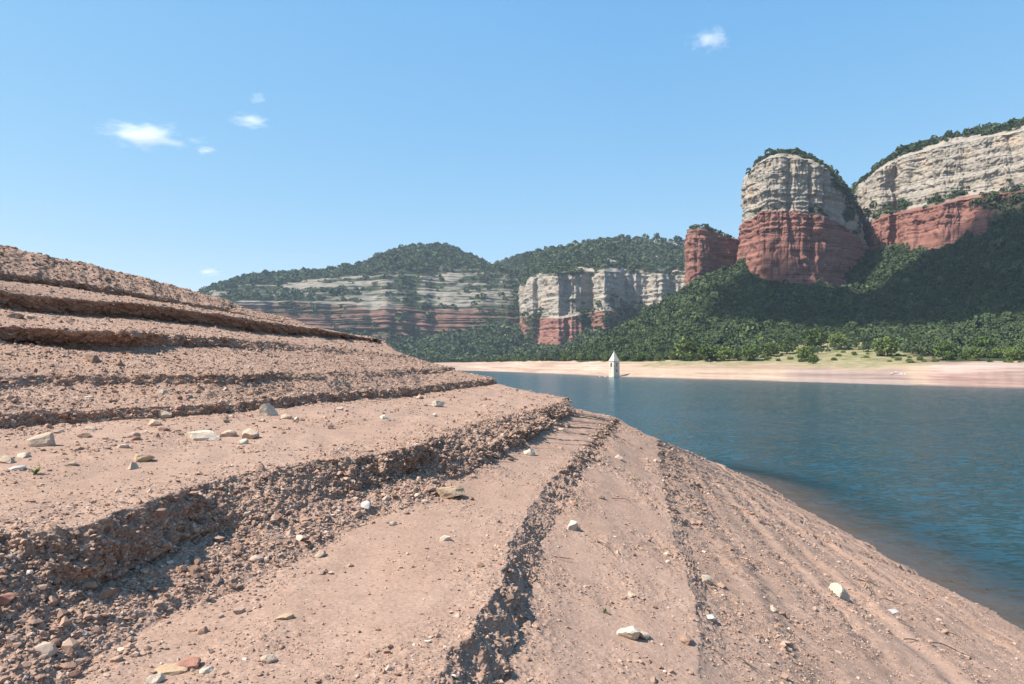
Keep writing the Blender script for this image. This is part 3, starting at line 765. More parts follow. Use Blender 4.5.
add_trees(LP, np.clip(veg * 1.2 - .2, 0, 1) ** 3 * (ug > 185) * (ug < 545) * (lp < 4.05) * (.35 + .65 * smooth(lp, 2.8, 3.1) + .6 * (lp < 1.2)), 9500, 3.6, 6.0, 1, 5)

# --- mesa behind the tower
u = np.linspace(470, 800, 420)
UM = [470, 500, 518, 528, 540, 560, 600, 640, 680, 720, 800]
vB = np.interp(u, [470, 505, 520, 545, 565, 585, 600, 625, 700, 800], [350, 344, 344, 349, 346, 334, 331, 333, 330, 330])
vR = np.interp(u, UM, [325, 319, 318, 318, 318, 319, 311, 309, 308, 308, 308])
vW0 = vR - np.interp(u, UM, [2, 3, 3, 3, 3, 3, 4, 6, 6, 6, 6])
vW1 = np.interp(u, UM, [300, 292, 289, 283, 275, 273, 271, 273, 276, 277, 278])
vS = np.interp(u, [470, 490, 505, 520, 540, 560, 580, 600, 625, 650, 665, 690, 720, 800], [275, 265, 259, 255, 251, 247, 243, 238.5, 236.5, 237, 238.5, 242, 246, 250]) + 2.0 + .5 * noise2(u * .1, u * 0, 180)
yb = np.interp(u, [470, 505, 520, 530, 560, 590, 604, 618, 625, 700, 800], [1750, 1700, 1330, 1175, 1085, 1105, 1070, 1105, 1150, 1130, 1130]) + 20 * noise2(u * .06, u * 0, 181) + 10 * noise2(u * .2, u * 0, 182)
rows = [(np.full_like(u, 800.), np.full_like(u, -3.)), (yb, hv(vB, yb)), (yb + 18, hv(vR, yb + 18)), (yb + 45, hv(vW0, yb + 45)), (yb + 62, hv(vW1, yb + 62)), (yb + 420, hv(vS, yb + 420)), (yb + 800, hv(vS, yb + 420) - 60)]
MP, mpar = loft(rows, [44, 44, 8, 60, 50, 10], u)
MN = grid_normals(MP)
if MN[..., 1].mean() > 0: MN = -MN
MN[..., 2] *= .25
mp = mpar[:, None]
MP = MP + (strata(MP, MN, 190, 1.15, .55) - MP) * (smooth(mp, .9, 1.1) * (1 - smooth(mp, 3.95, 4.2)))[..., None]
mx_, my_, mz_ = MP[..., 0], MP[..., 1], MP[..., 2]; ug = np.broadcast_to(u, mx_.shape)
nb = fbm3(mx_ * .018, my_ * .018, mz_ * .04, 4, 195)
gaps = np.maximum(np.exp(-((ug - 531) / 5) ** 2) * (mp < 2.2), np.exp(-((ug - 586) / 6) ** 2) * (mp < 2.4))
bare = smooth(mp, .95, 1.1) * (1 - smooth(mp + .2 * nb, 3.95, 4.1)) * smooth(ug + 8 * nb, 505, 518) * (1 - gaps)
bare = bare * (1 - np.exp(-((mp - 2.6) / .35) ** 2) * smooth(nb + .3, 0, .3))
bare = bare * (1 - (mp < 2.3) * smooth(ug + 12 * nb, 606, 616))
bare = np.maximum(bare, smooth(nb, .5, .65) * smooth(mp, 4.05, 4.15) * (1 - smooth(mp, 4.5, 4.6)) * .9)
bare = np.maximum(bare, np.exp(-((mp - 4.93) / .05) ** 2) * smooth(ug, 590, 620) * smooth(nb + .1, 0, .2))
red = 1 - smooth(mp + .12 * nb, 2.0, 2.3)
veg = 1 - np.clip(bare, 0, 1)
me_ = link_mesh("far_mesa", MP.reshape(-1, 3), grid_faces(*mx_.shape), M_ROCK, attrs={"red": red, "veg": veg}); tag(me_, kind="structure")
add_trees(MP, veg * (ug < 715) * (ug > 478) * (mp < 5.05), 7500, 3.2, 5.4, 1, 4)

# ------------------------------------------------------------------ forest (countless: one object)
def build_forest():
    tr = np.vstack(TREES); V, tone = [], []
    for which, nq in ((0, 46), (1, 26), (2, 96)):
        t = tr[tr[:, 5] == which]; m = len(t); K = 16
        shp = np.zeros((K, nq, 4, 3))
        for k in range(K):
            dv = rng.normal(size=(nq, 3)); dv[:, 2] = np.abs(dv[:, 2]) * 1.2 - .35; dv /= np.linalg.norm(dv, axis=1)[:, None]
            lob = rng.normal(size=(4, 3)); lob /= np.linalg.norm(lob, axis=1)[:, None]
            c = dv * (.72 + .38 * np.clip((dv @ lob.T).max(1), 0, 1) - .12 + .16 * rng.random(nq))[:, None]
            nrm = dv + .75 * rng.normal(size=(nq, 3)); nrm /= np.linalg.norm(nrm, axis=1)[:, None]
            a = np.cross(nrm, rng.normal(size=(nq, 3))); a /= np.linalg.norm(a, axis=1)[:, None]; b = np.cross(nrm, a)
            sz = rng.uniform(.26, .5, nq)[:, None] * {0: 1.0, 1: 1.25, 2: .62}[which]
            shp[k] = np.stack([c + a * sz, c + b * sz * .8, c - a * sz, c - b * sz * .8], 1)
        sh = shp[rng.integers(0, K, m)]
        ang = rng.random(m) * 6.283; ca, sa = np.cos(ang)[:, None, None], np.sin(ang)[:, None, None]
        x = (sh[..., 0] * ca - sh[..., 1] * sa) * t[:, 3][:, None, None]; y = (sh[..., 0] * sa + sh[..., 1] * ca) * t[:, 3][:, None, None]
        z = sh[..., 2] * t[:, 4][:, None, None] * .5 + t[:, 4][:, None, None] * .42
        V.append((np.stack([x, y, z], -1) + t[:, None, None, :3]).reshape(-1, 3))
        tone.append(np.repeat(np.clip(rng.normal(.40, .2, m) + .45 * (rng.random(m) > .93), 0, .98), nq * 4))
    V = np.vstack(V)
    o = link_mesh("forest", V, np.arange(len(V)).reshape(-1, 4), M_FOREST, smooth_shade=False, attrs={"tone": np.concatenate(tone)})
    tag(o, kind="stuff")
build_forest()

# ------------------------------------------------------------------ trees along the far shore (each one a thing)
def crown_mesh(k, nclump, rx, rz, leaf):
    r = np.random.default_rng(500 + k)
    V, Fc, tone = [], [], []
    nb = 0
    lobes = r.normal(size=(6, 3)); lobes /= np.linalg.norm(lobes, axis=1)[:, None]
    for i in range(nclump):
        dv = r.normal(size=3); dv /= np.linalg.norm(dv)
        bump = 1 + .28 * max(0, (lobes @ dv).max() - .6) / .4 - .25 * max(0, .55 - (lobes @ dv).max())
        q = dv * (r.random() ** .33) * bump * np.array([rx, rx, rz])
        if q[2] < -rz * .75: continue
        q[2] += rz * 1.35
        tn = np.clip(.5 + .25 * r.normal(), 0, 1)
        for j in range(7):
            c = q + r.normal(size=3) * leaf * 1.1
            a, b = r.normal(size=3), r.normal(size=3); a /= np.linalg.norm(a); b -= a * (a @ b); b /= np.linalg.norm(b)
            s = leaf * r.uniform(.6, 1.2)
            V += [c + a * s, c + b * s * .8, c - a * s, c - b * s * .8]; Fc.append([nb, nb + 1, nb + 2, nb + 3]); nb += 4; tone += [tn * .5] * 4
    me_o = link_mesh("crown", np.array(V), np.array(Fc), M_SHORELEAF, smooth_shade=False, attrs={"tone": np.array(tone)})
    me = me_o.data; bpy.data.objects.remove(me_o); return me

def trunk_mesh(h, r):
    bm = bmesh.new()
    def limb(p, q, r0, r1, n=6):
        p, q = Vector(p), Vector(q); dirv = (q - p).normalized(); a = dirv.orthogonal().normalized(); b = dirv.cross(a)
        A = [bm.verts.new(p + (a * math.cos(t) + b * math.sin(t)) * r0) for t in [i * 2 * math.pi / n for i in range(n)]]
        B = [bm.verts.new(q + (a * math.cos(t) + b * math.sin(t)) * r1) for t in [i * 2 * math.pi / n for i in range(n)]]
        for i in range(n): bm.faces.new((A[i], A[(i + 1) % n], B[(i + 1) % n], B[i]))
        bm.faces.new(B)
    limb((0, 0, -.6), (0.1, 0, h * .5), r, r * .7)
    for i in range(5):
        a = i * 1.26 + .3; limb((.1, 0, h * (.34 + .04 * i)), (math.cos(a) * h * .22, math.sin(a) * h * .22, h * (.58 + .05 * i)), r * .45, r * .15)
    limb((.1, 0, h * .5), (.05, .1, h * .82), r * .7, r * .2)
    me = bpy.data.meshes.new("trunk"); bm.to_mesh(me); bm.free(); me.materials.append(M_BARK); return me

CROWNS = [crown_mesh(k, 150, 2.3, 2.0, .34) for k in range(7)]
TRUNKS = [trunk_mesh(5.0, .17) for k in range(2)]
BUSHES = [crown_mesh(20 + k, 70, 1.5, .8, .28) for k in range(4)]
def shore_tree(p, s, label, bush=False, squash=1.0):
    o = empty("shrub" if bush else "tree", p, random.uniform(0, 6.28)); o.scale = (s, s, s * squash)
    tag(o, label, "shrub" if bush else "tree", "shrubs along the far shore" if bush else "trees along the far shore")
    cr = bpy.data.objects.new("crown", random.choice(BUSHES if bush else CROWNS)); COL.objects.link(cr); cr.parent = o
    tk = bpy.data.objects.new("trunk", random.choice(TRUNKS)); COL.objects.link(tk); tk.parent = o
    if bush: tk.scale = (.6, .6, .3); cr.location = (0, 0, -.35)
    return o

HSv = HS.reshape(-1, 3); HSu = 512 + F * HSv[:, 0] / HSv[:, 1]; HSvv = VH - F * (HSv[:, 2] - HC) / HSv[:, 1]
HShp = hpg.ravel()
def hill_at(u_, v_):
    d2 = (HSu - u_) ** 2 + (HSvv - v_) ** 2 + 1e9 * (HShp > 7.1); return HSv[np.argmin(d2)]
def hill_xy(u_, hpv):
    d2 = ((HSu - u_) / 1.5) ** 2 + ((HShp - hpv) * 60) ** 2; return HSv[np.argmin(d2)]

named = [  # foot u, foot v, crown width px, label
 (688, 360, 22, "broad leafy green tree at the shore edge right of the bell tower"),
 (708, 361, 17, "dark rounded tree beside the broad green one on the far shore"),
 (725, 361, 15, "dense dark tree at the edge of the bare red shore"),
 (752, 361, 16, "bright green tree at the left end of the cleared terrace"),
 (806, 361, 16, "lone yellow-green tree standing on the cleared terrace above the beach"),
 (813, 364, 9, "small dark tree at the foot of the lone yellow-green one"),
 (816, 348, 20, "round-topped tree behind the cleared terrace, tallest of its row"),
 (838, 350, 15, "grey-green tree at the left end of the meadow"),
 (888, 356, 20, "big full tree at the right end of the green meadow"),
 (945, 359, 18, "bright yellowish tree among darker ones above the pink shore tongue"),
 (985, 357, 20, "tall bushy tree above the pink shore tongue"),
 (770, 356, 14, "mid green tree in the hedge row left of the cleared terrace"),
 (786, 354, 13, "rounded tree closing the hedge row by the cleared terrace"),
]
for (fu, fv, wpx, lab) in named:
    p = hill_at(fu, fv); s = wpx * p[1] / F / 4.9
    shore_tree((p[0], p[1], p[2] - .2), s, lab)
cnt = 0
for k in range(185):
    fu = rng.uniform(478, 1040)
    row = rng.choice([3.08, 3.2, 3.45, 3.7, 3.95, 4.15, 4.3, 4.5], p=[.16, .14, .12, .12, .12, .12, .12, .10])
    if 752 < fu < 940 and row < 4.08: row = rng.uniform(4.08, 4.5)
    p = hill_xy(fu, row + rng.normal() * .05)
    s = rng.uniform(.75, 1.25)
    zone = ("leafy tree in the belt between the far beach and the forest left of the tower" if fu < 610 else
            "leafy tree in the belt behind the far beach between tower and terraces" if fu < 750 else
            "leafy tree on the slope just above the cleared terraces" if fu < 940 else
            "leafy tree in the belt above the pink shore tongue")
    o = shore_tree((p[0], p[1], p[2] - .3), s, zone)
    o["group"] = {"leafy tree in the belt between": "trees left of the tower"}.get(zone[:30], "trees in the belt: " + zone[-24:])
for k in range(105):
    fu = rng.uniform(690, 1035) if k < 60 else rng.uniform(752, 935); row = rng.uniform(2.85, 3.1) if abs(fu - 845) > 90 else rng.uniform(2.95, 3.9)
    p = hill_xy(fu, row)
    lab = "low shrub on the cleared terraces above the beach" if 755 < fu < 935 else ("low shrub at the upper edge of the far beach left of the terraces" if fu <= 755 else "low shrub at the upper edge of the pink shore tongue")
    o = shore_tree((p[0], p[1], p[2] - .1), rng.uniform(.45, .9), lab, True)
    o["group"] = "shrubs: " + lab[-30:]

# ------------------------------------------------------------------ flooded church bell tower
def bell_tower():
    y = 368.0; cx = (614.2 - 512) / F * y
    root = empty("bell_tower", (cx, y, 0), math.radians(33))
    tag(root, "pale stone church bell tower with pyramid spire standing in the lake edge", "bell tower")
    a = 2.05; hb = 8.5
    bm = bmesh.new()
    def box(bm, x0, x1, y0, y1, z0, z1):
        vs_ = [bm.verts.new(c) for c in ((x0, y0, z0), (x1, y0, z0), (x1, y1, z0), (x0, y1, z0), (x0, y0, z1), (x1, y0, z1), (x1, y1, z1), (x0, y1, z1))]
        for f in ((0, 3, 2, 1), (4, 5, 6, 7), (0, 1, 5, 4), (1, 2, 6, 5), (2, 3, 7, 6), (3, 0, 4, 7)): bm.faces.new([vs_[i] for i in f])
    box(bm, -a, a, -a, a, -3, hb)
    body = bm_obj("wall", bm, M_WALL, root)
    def cutter(w, z0, z1):
        bm = bmesh.new()
        prof = [(-w, z0), (w, z0), (w, z1)] + [(w * math.cos(t), z1 + w * math.sin(t)) for t in [math.pi * i / 8 for i in range(1, 8)]] + [(-w, z1)]
        return bm, prof
    cuts = []
    def add_cut(side, cxx, w, z0, z1):
        bm, prof = cutter(w, z0, z1)
        ca, sa = [(0, -1), (1, 0), (0, 1), (-1, 0)][side]
        A, B = [], []
        for px, pz in prof:
            for lst, dep in ((A, a + .3), (B, a - 1.95)):
                # outward normal (ca, sa); tangent (-sa, ca)
                lst.append(bm.verts.new((ca * dep - sa * (px + cxx), sa * dep + ca * (px + cxx), pz)))
        n = len(prof)
        for i in range(n): bm.faces.new((A[i], A[(i + 1) % n], B[(i + 1) % n], B[i]))
        bm.faces.new(A[::-1]); bm.faces.new(B)
        bmesh.ops.recalc_face_normals(bm, faces=bm.faces)
        me = bpy.data.meshes.new("cut"); bm.to_mesh(me); bm.free(); o = bpy.data.objects.new("cut", me); COL.objects.link(o); o.parent = root; cuts.append(o)
    for s in range(4):
        add_cut(s, 0, .62, 5.3, 7.2)
        if s in (0, 1): add_cut(s, .15, .5, 2.7, 3.8)
    for c in cuts:
        md = body.modifiers.new("b", 'BOOLEAN'); md.object = c; md.operation = 'DIFFERENCE'; md.solver = 'EXACT'
    dg = bpy.context.evaluated_depsgraph_get(); me = bpy.data.meshes.new_from_object(body.evaluated_get(dg))
    body.modifiers.clear(); body.data = me
    for c in cuts: bpy.data.objects.remove(c)
    # string course and cornice
    bm = bmesh.new()
    for z0, z1, e in ((hb, hb + .28, .22), ):
        box(bm, -a - e, a + e, -a - e, a + e, z0, z1)
    bm_obj("cornice", bm, M_WALL, root)
    bm = bmesh.new()
    for e, sx, sy in [(.07, 0, -1), (.07, 0, 1), (.07, 1, 0), (.07, -1, 0)]:
        if sx == 0: box(bm, -a - e, a + e, sy * a - (e if sy < 0 else -.003), sy * a + (e if sy > 0 else -.003), 4.6, 4.85)
        else: box(bm, sx * a - (e if sx < 0 else -.003), sx * a + (e if sx > 0 else -.003), -a + .003, a - .003, 4.6, 4.85)
    bm_obj("string_course", bm, M_WALL, root)
    bm = bmesh.new()
    q = [bm.verts.new(c) for c in ((-a, -a, hb + .283), (a, -a, hb + .283), (a, a, hb + .283), (-a, a, hb + .283))]; t = bm.verts.new((0, 0, hb + 5.4))
    for i in range(4): bm.faces.new((q[i], q[(i + 1) % 4], t))
    bm.faces.new(q[::-1])
    sp = bm_obj("spire", bm, M_SPIRE, root)
    bm = bmesh.new(); bmesh.ops.create_uvsphere(bm, u_segments=8, v_segments=6, radius=.16)
    o = bm_obj("finial", bm, M_SPIRE, sp, True); o.location = (0, 0, hb + 5.45)
    return cx, y
tx, ty = bell_tower()
# broken church walls just out of the water beside it
def lump(name, mat, size, seed, loc, label, cat, group=None, flat_=.6, sub=3, rough=.3, rz=0, tilt=0):
    r = np.random.default_rng(seed); v, f = ico(sub)
    # facet the ball with random planes, then roughen
    for k in range(15):
        nrm = r.normal(size=3); nrm /= np.linalg.norm(nrm); lim = r.uniform(.5, .78)
        dd = v @ nrm; v = v - np.clip(dd - lim, 0, None)[:, None] * nrm
    v = v * (1 + rough * .35 * noise3(v[:, 0] * 1.4 + seed, v[:, 1] * 1.4, v[:, 2] * 1.4, seed)[:, None] + rough * .2 * noise3(v[:, 0] * 4 + seed, v[:, 1] * 4, v[:, 2] * 4, seed + 1)[:, None])
    v = v * np.array([1, r.uniform(.62, .9), flat_]) * size
    v[:, 2] += size * flat_ * .42
    o = link_mesh(name, v, f, mat, smooth_shade=False)
    o.location = loc; o.rotation_euler = (tilt, tilt * .6, rz)
    tag(o, label, cat, group); return o
for k, (du, dy, s) in enumerate([(-8, 4, .8), (-13, 6, .6), (-3, -1.5, .7), (4.5, -1, .6)]):
    lump("masonry_block", M_WALL, s, 900 + k, (tx + du * .54, ty + dy, -.15),
         ["broken masonry lump in the water left of the bell tower", "farthest low masonry lump left of the bell tower", "masonry lump at the left foot of the bell tower", "masonry lump at the right foot of the bell tower"][k], "masonry")

# dark boulders on the far beach
for k, (fu, fv, w) in enumerate([(892, 374.2, 4), (896.5, 373.6, 5), (901, 374, 5), (905.5, 374.6, 3.5)]):
    p = hill_at(fu, fv)
    lump("boulder", M_GREY, w * p[1] / F * .6, 940 + k, (p[0], p[1], p[2] - .1),
         ["leftmost dark boulder of the heap on the far beach", "second dark boulder from the left on the far beach", "tallest dark boulder of the heap on the far beach", "small dark boulder ending the heap on the far beach"][k], "boulder", "dark boulders on the far beach")

# ------------------------------------------------------------------ stones on the bank, one by one
STONES = [ # u, v (foot), width px, flatness, material, label
 (43, 446, 26, .85, M_PALE, "big rounded pale boulder at the left end of the stony tread"),
 (93, 362, 20, .75, M_BROWN, "brown rock lodged on the gravel slope at upper left"),
 (119, 365, 11, .8, M_BROWN, "small brown rock just right of the lodged brown rock"),
 (267, 415, 18, 1.05, M_WHITE, "upright white stone leaning on the step above the tread"),
 (203, 438, 36, .42, M_WHITE, "long flat whitish slab on the stony tread"),
 (228, 436, 18, .5, M_PALE, "small pale slab touching the long flat slab"),
 (250, 438, 20, .75, M_PALE, "blocky pale stone right of the long flat slab"),
 (243, 444, 12, .6, M_WHITE, "little white stone in front of the blocky pale one"),
 (164, 416, 11, .9, M_PALE, "narrow pale stone against the step left of the slab"),
 (155, 425, 15, .7, M_PALE, "rounded pale stone below the narrow one by the step"),
 (142, 460, 24, .35, M_TAN, "thin flat tan stone on the sandy tread"),
 (162, 393, 9, .7, M_PALE, "small pale stone on the ledge above the stony tread"),
 (16, 318, 14, .6, M_BROWN, "low brown rock on the upper left ledge"),
 (30, 319, 10, .6, M_PALE, "pale rock beside the low brown one on the upper left ledge"),
 (8, 462, 16, .6, M_PALE, "pale stone at the left edge of the tread"),
 (24, 457, 12, .6, M_WHITE, "white stone between the big boulder and the left edge"),
 (18, 470, 15, .5, M_GREY, "grey stone low on the tread below the big boulder"),
 (74, 465, 9, .6, M_PALE, "small pale stone right of the little green plant"),
 (122, 449, 13, .4, M_PALE, "flat pale stone behind the thin flat tan stone"),
 (132, 468, 14, .6, M_PALE, "rounded pale stone in front of the thin flat tan stone"),
 (84, 437, 12, .5, M_BROWN, "brownish stone right of the big rounded boulder"),
 (91, 430, 11, .5, M_PALE, "pale stone up against the step right of the big boulder"),
 (287, 419, 11, .6, M_PALE, "pale stone lying right of the upright white stone"),
 (297, 420, 9, .6, M_WHITE, "tiny white stone further right of the upright one"),
 (340, 410, 9, .6, M_PALE, "pale stone on the far half of the stony tread"),
 (384, 419, 11, .5, M_WHITE, "flat white stone near the rim of the big scarp"),
 (436, 407, 17, .45, M_WHITE, "flat white stone at the far end of the stony tread"),
 (419, 398, 9, .6, M_PALE, "small stone at the step behind the flat white one"),
 (447, 496, 32, .45, M_TAN, "orange tan angular slab at the foot of the big scarp"),
 (444, 540, 13, .7, M_WHITE, "white cobble alone on the smooth sand below the tan slab"),
 (529, 454, 13, .7, M_WHITE, "white cobble on the far sand below the big scarp"),
 (562, 431, 10, .5, M_PALE, "pale cobble at the far foot of the big scarp"),
 (573, 529, 15, .9, M_WHITE, "white pointed cobble on the middle sandy tread"),
 (633, 480, 7, .7, M_TAN, "tan pebble far along the middle sandy tread"),
 (619, 459, 9, .7, M_PALE, "pale cobble at the far end of the middle step"),
 (631, 595, 9, .5, M_PALE, "small pale stone behind the pair of white rocks"),
 (630, 636, 27, .65, M_WHITE, "larger of the pair of white rocks at bottom centre"),
 (643, 637, 15, .65, M_PALE, "smaller of the pair of white rocks at bottom centre"),
 (707, 581, 13, 1.0, M_WHITE, "white stone sitting in the narrow right-hand gully"),
 (710, 619, 13, .6, M_GREY, "grey stone in the gully nearer than the white one"),
 (838, 594, 27, .75, M_WHITE, "white rock alone on the lower slope towards the water"),
 (812, 538, 9, .9, M_BROWN, "round brown cobble on the lower slope near the water"),
 (890, 614, 20, .25, M_GREY, "thin grey slab among twigs on the lower slope"),
 (170, 672, 28, .3, M_TAN, "flat tan slab in the rubble at the bottom left"),
 (190, 667, 24, .45, M_REDST, "reddish slab beside the flat tan one at the bottom"),
 (206, 672, 13, .6, M_WHITE, "white stone right of the two slabs in the rubble"),
 (156, 681, 14, .7, M_WHITE, "white stone at the bottom edge below the rubble slabs"),
 (269, 661, 16, .7, M_PALE, "pale stone on the edge of the smooth sand at the bottom"),
 (285, 618, 20, .3, M_TAN, "flat tan brown stone where rubble meets smooth sand"),
 (107, 594, 18, .8, M_BROWN, "brown lump in the rubble under the big scarp"),
 (4, 603, 20, .8, M_REDST, "dark red lump under the scarp at the left edge"),
 (320, 556, 13, .7, M_PALE, "pale stone in the rubble foot below the scarp"),
 (365, 508, 13, .7, M_GREY, "grey stone in the rubble foot left of the tan slab"),
 (231, 583, 14, .7, M_BROWN, "brown stone in the lower rubble of the scarp"),
 (392, 525, 9, .6, M_PALE, "little pale stone on sand left of the white cobble"),
 (480, 566, 10, .6, M_BROWN, "brown stone near the rim of the middle step"),
 (668, 556, 8, .6, M_PALE, "pale pebble on the rim beside the right-hand gully"),
 (772, 610, 9, .6, M_PALE, "pale pebble between the gully and the white rock"),
 (655, 462, 6, .7, M_PALE, "tiny pale pebble at the far head of the right-hand gully"),
 (600, 498, 9, .5, M_BROWN, "brown pebble on the middle sandy tread beyond the pointed cobble"),
]
for k, (su, sv, w, fl, mt, lab) in enumerate(STONES):
    p = ground_at(su, sv)
    size = w * p[1] / F * .64
    lump("stone", mt, size, 1000 + k, (p[0], p[1], p[2] - size * fl * .2), lab, "stone", "stones lying on the bank", fl, 3, .34, rz=(k * 2.4) % 6.28 if fl > .55 else ((k * .7) % .8) - .4, tilt=.18 * math.sin(k * 3.1))

# ------------------------------------------------------------------ driftwood twigs
def twig(u0, v0_, u1, v1_, thick, mat, label, lift=.02, bend=.04):
    a = ground_at(u0, v0_); b = ground_at(u1, v1_)
    cu = bmesh.new(); n = 9; rings = []
    a = Vector(a) + Vector((0, 0, lift)); b = Vector(b) + Vector((0, 0, lift * 1.6)); dirv = (b - a); L = dirv.length; dirv.normalize()
    s = dirv.orthogonal().normalized(); t = dirv.cross(s)
    for i in range(n):
        f = i / (n - 1)
        c = (b - a) * f + Vector((0, 0, 1)) * bend * L * math.sin(f * math.pi) + s * bend * L * .6 * math.sin(f * 7 + u0)
        r = thick * (1 - .6 * f)
        rings.append([cu.verts.new(c + (s * math.cos(q) + t * math.sin(q)) * r) for q in [k * math.pi / 3 for k in range(6)]])
    for i in range(n - 1):
        for k in range(6): cu.faces.new((rings[i][k], rings[i][(k + 1) % 6], rings[i + 1][(k + 1) % 6], rings[i + 1][k]))
    cu.faces.new(rings[0][::-1]); cu.faces.new(rings[-1])
    # a side shoot
    if L > .12:
        c = (b - a) * .55; e = c + (s * .7 + dirv * .6) * L * .25
        A = [cu.verts.new(c + (dirv * math.cos(q) + t * math.sin(q)) * thick * .5) for q in [k * 2.094 for k in range(3)]]
        B = [cu.verts.new(e + (dirv * math.cos(q) + t * math.sin(q)) * thick * .2) for q in [k * 2.094 for k in range(3)]]
        for k in range(3): cu.faces.new((A[k], A[(k + 1) % 3], B[(k + 1) % 3], B[k]))
        cu.faces.new(B)
    bmesh.ops.recalc_face_normals(cu, faces=cu.faces)
    o = bm_obj("twig", cu, mat, None, True); o.location = a
    tag(o, label, "twig", "twigs stranded on the bank")
TW = [
 (162, 541, 173, 557, .006, M_PTWIG, "pale bent twig hanging on the big scarp"),
 (598, 542, 615, 557, .006, M_TWIG, "dark twig on the middle sandy tread"),
 (612, 500, 630, 503, .006, M_TWIG, "thin dark twig far along the middle tread"),
 (616, 437, 631, 446, .008, M_TWIG, "dark twig at the far end of the middle tread"),
 (740, 660, 762, 678, .007, M_TWIG, "dark twig beside the gully at the bottom"),
 (858, 580, 880, 590, .010, M_TWIG, "dark forked twig right of the lone white rock"),
 (862, 590, 874, 585, .007, M_TWIG, "short dark twig crossing the forked one"),
 (880, 600, 905, 608, .008, M_TWIG, "dark twig above the thin grey slab"),
 (905, 640, 938, 650, .009, M_TWIG, "long dark twig low on the slope near the corner"),
 (930, 645, 975, 662, .009, M_TWIG, "longest dark twig near the bottom right corner"),
 (948, 634, 962, 640, .007, M_TWIG, "short twig above the longest one near the corner"),
 (900, 625, 915, 632, .007, M_TWIG, "short dark twig below the thin grey slab"),
 (560, 560, 574, 563, .005, M_TWIG, "small twig in the foot of the middle step"),
]
for t_ in TW: twig(*t_)

# small green plants
def weed(u0, v0_, s, label):
    p = ground_at(u0, v0_); bm = bmesh.new()
    r = random.Random(int(u0))
    for i in range(9):
        a = i * .7 + r.random(); el = r.uniform(.3, 1.1); L = s * r.uniform(.6, 1.1)
        d_ = Vector((math.cos(a) * math.cos(el), math.sin(a) * math.cos(el), math.sin(el))); sd = d_.cross(Vector((0, 0, 1))).normalized() * L * .16
        v = [bm.verts.new(q) for q in (Vector((0, 0, 0)), d_ * L * .5 + sd, d_ * L + Vector((0, 0, -.1 * L)), d_ * L * .5 - sd)]
        bm.faces.new(v)
    o = bm_obj("weed", bm, M_SHORELEAF); o.location = p; tag(o, label, "plant", "small weeds on the bank")
weed(36, 474, .085, "small green weed below the big pale boulder")
weed(605, 613, .06, "tiny green weed on the middle sandy tread")
weed(2, 256, .12, "tuft of green on the skyline of the bank")

# ------------------------------------------------------------------ clouds (small volumes high above the land) and an added shade slab
def cloud(u0, v0_, wpx, hpx, y, dens, seed, label):
    m = NT("cloud_vapour"); tc = m.node("ShaderNodeTexCoord").outputs["Object"]
    ln = m.node("ShaderNodeVectorMath", operation='LENGTH'); m.l.new(tc, ln.inputs[0])
    off = m.node("ShaderNodeVectorMath", operation='ADD'); m.l.new(tc, off.inputs[0]); off.inputs[1].default_value = (seed * 3.7, seed * 1.3, 0)
    n = m.noise(off.outputs[0], 1.9, 7, 0.62)
    f = m.math('ADD', m.map(ln.outputs["Value"], 0.0, 1.0, 0.62, -0.55), m.math('MULTIPLY', m.math('SUBTRACT', n, .5), 2.6))
    dn = m.math('MULTIPLY', m.math('MAXIMUM', f, 0.0), dens)
    pv = m.node("ShaderNodeVolumePrincipled"); pv.inputs["Color"].default_value = (1, 1, 1, 1); pv.inputs["Anisotropy"].default_value = .2
    m.l.new(dn, pv.inputs["Density"]); m.l.new(pv.outputs[0], m.out.inputs["Volume"])
    v, f_ = ico(3)
    o = link_mesh("cloud", v, f_, m.m); o.location = at(u0, v0_, y)
    o.scale = (wpx * y / F * .5, wpx * y / F * .35, hpx * y / F * .5)
    tag(o, label, "cloud", "small clouds in the blue sky")
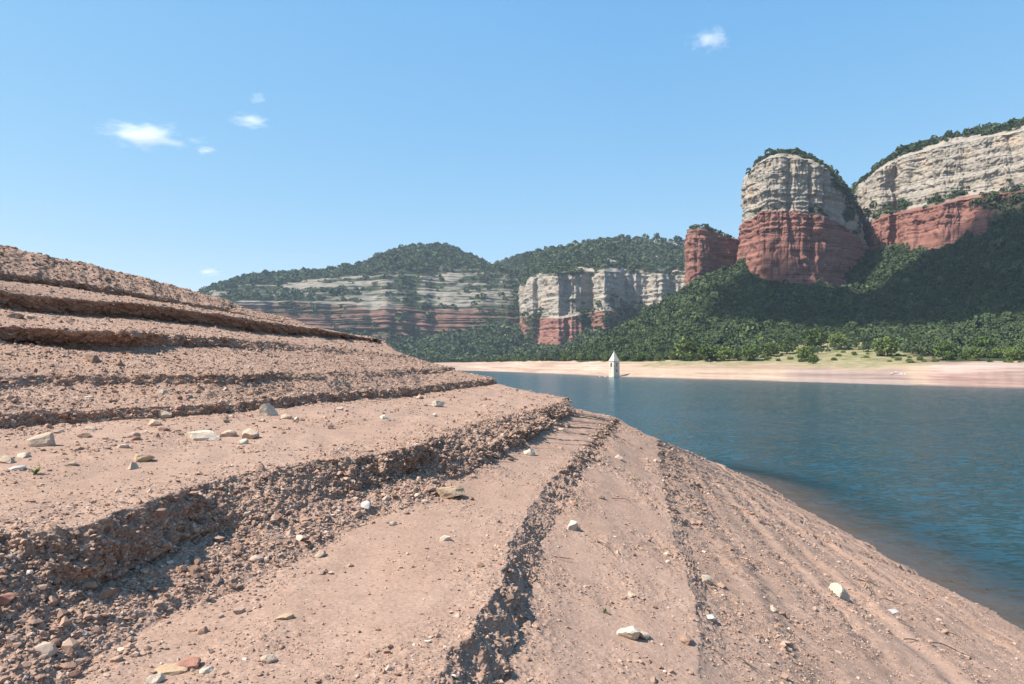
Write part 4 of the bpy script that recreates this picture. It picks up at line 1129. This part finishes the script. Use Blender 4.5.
def add_shade_slab():  # unseen vapour slab, added out of frame and outlined to shade the right hillside
    poly = np.array([(190,560),(245,492),(350,425),(470,370),(700,345),(740,500),(640,625),(590,668),(556,700),(480,706),(376,704),(322,735),(252,650)], float)
    H = 1000.0; per_ = np.linspace(0, len(poly), 360, endpoint=False); i = np.floor(per_).astype(int); f = (per_ - i)[:, None]
    q = poly[i % len(poly)] * (1 - f) + poly[(i + 1) % len(poly)] * f
    c = q.mean(0); d = q - c; L = np.linalg.norm(d, axis=1)[:, None]
    q = q + d / L * (9 * noise2(q[:, 0] * .03, q[:, 1] * .03, 300) + 5 * noise2(q[:, 0] * .09, q[:, 1] * .09, 301))[:, None]
    off = np.array([to_sun.x, to_sun.y]) / to_sun.z * H
    R_ = []
    for sc_, z in ((0, -25), (.5, -25), (.9, -22), (.97, -12), (1, 0), (.97, 14), (.85, 30), (.5, 48), (0, 55)):
        p = c + (q - c) * sc_; b = 6 * noise2(p[:, 0] * .02, p[:, 1] * .02, 302 + int(z)) if 0 < sc_ < 1 else 0
        R_.append(np.column_stack([p + off, np.full(len(p), H + z) + b]))
    m = NT("shade_slab_vapour"); pv = m.node("ShaderNodeVolumePrincipled"); pv.inputs["Color"].default_value = (1, 1, 1, 1); pv.inputs["Density"].default_value = .06
    m.l.new(pv.outputs[0], m.out.inputs["Volume"])
    R_ = np.array(R_); o = link_mesh("shade_slab", R_.reshape(-1, 3), grid_faces(R_.shape[0], R_.shape[1], wrap=True), m.m); tag(o, kind="stuff")
add_shade_slab()
cloud(146, 135, 128, 36, 6000, .010, 1, "largest white cloud, long and flat, in the left sky")
cloud(249, 121, 64, 20, 6000, .009, 2, "small oval cloud right of the long flat cloud")
cloud(711, 40, 64, 36, 6000, .010, 3, "small compact cloud alone high above the butte")
cloud(208, 272, 44, 16, 7500, .014, 4, "faint low cloud above the left end of the far hill")
cloud(206, 150, 36, 14, 6000, .010, 5, "faint wisp trailing off the long flat cloud")
cloud(258, 98, 28, 18, 6000, .008, 6, "faint wisp above the small oval cloud")

# ------------------------------------------------------------------ haze
def haze(density):
    m = NT("air"); pv = m.node("ShaderNodeVolumePrincipled"); pv.inputs["Color"].default_value = (.72, .84, 1, 1)
    pv.inputs["Density"].default_value = density; pv.inputs["Anisotropy"].default_value = .1
    m.l.new(pv.outputs[0], m.out.inputs["Volume"])
    bm = bmesh.new(); bmesh.ops.create_cube(bm, size=1)
    for v in bm.verts: v.co = Vector((v.co.x * 10200, v.co.y * 9700 + 1750, (v.co.z + .5) * 520 - 7.0))
    o = bm_obj("haze", bm, m.m); tag(o, kind="stuff")
haze(0.00008)
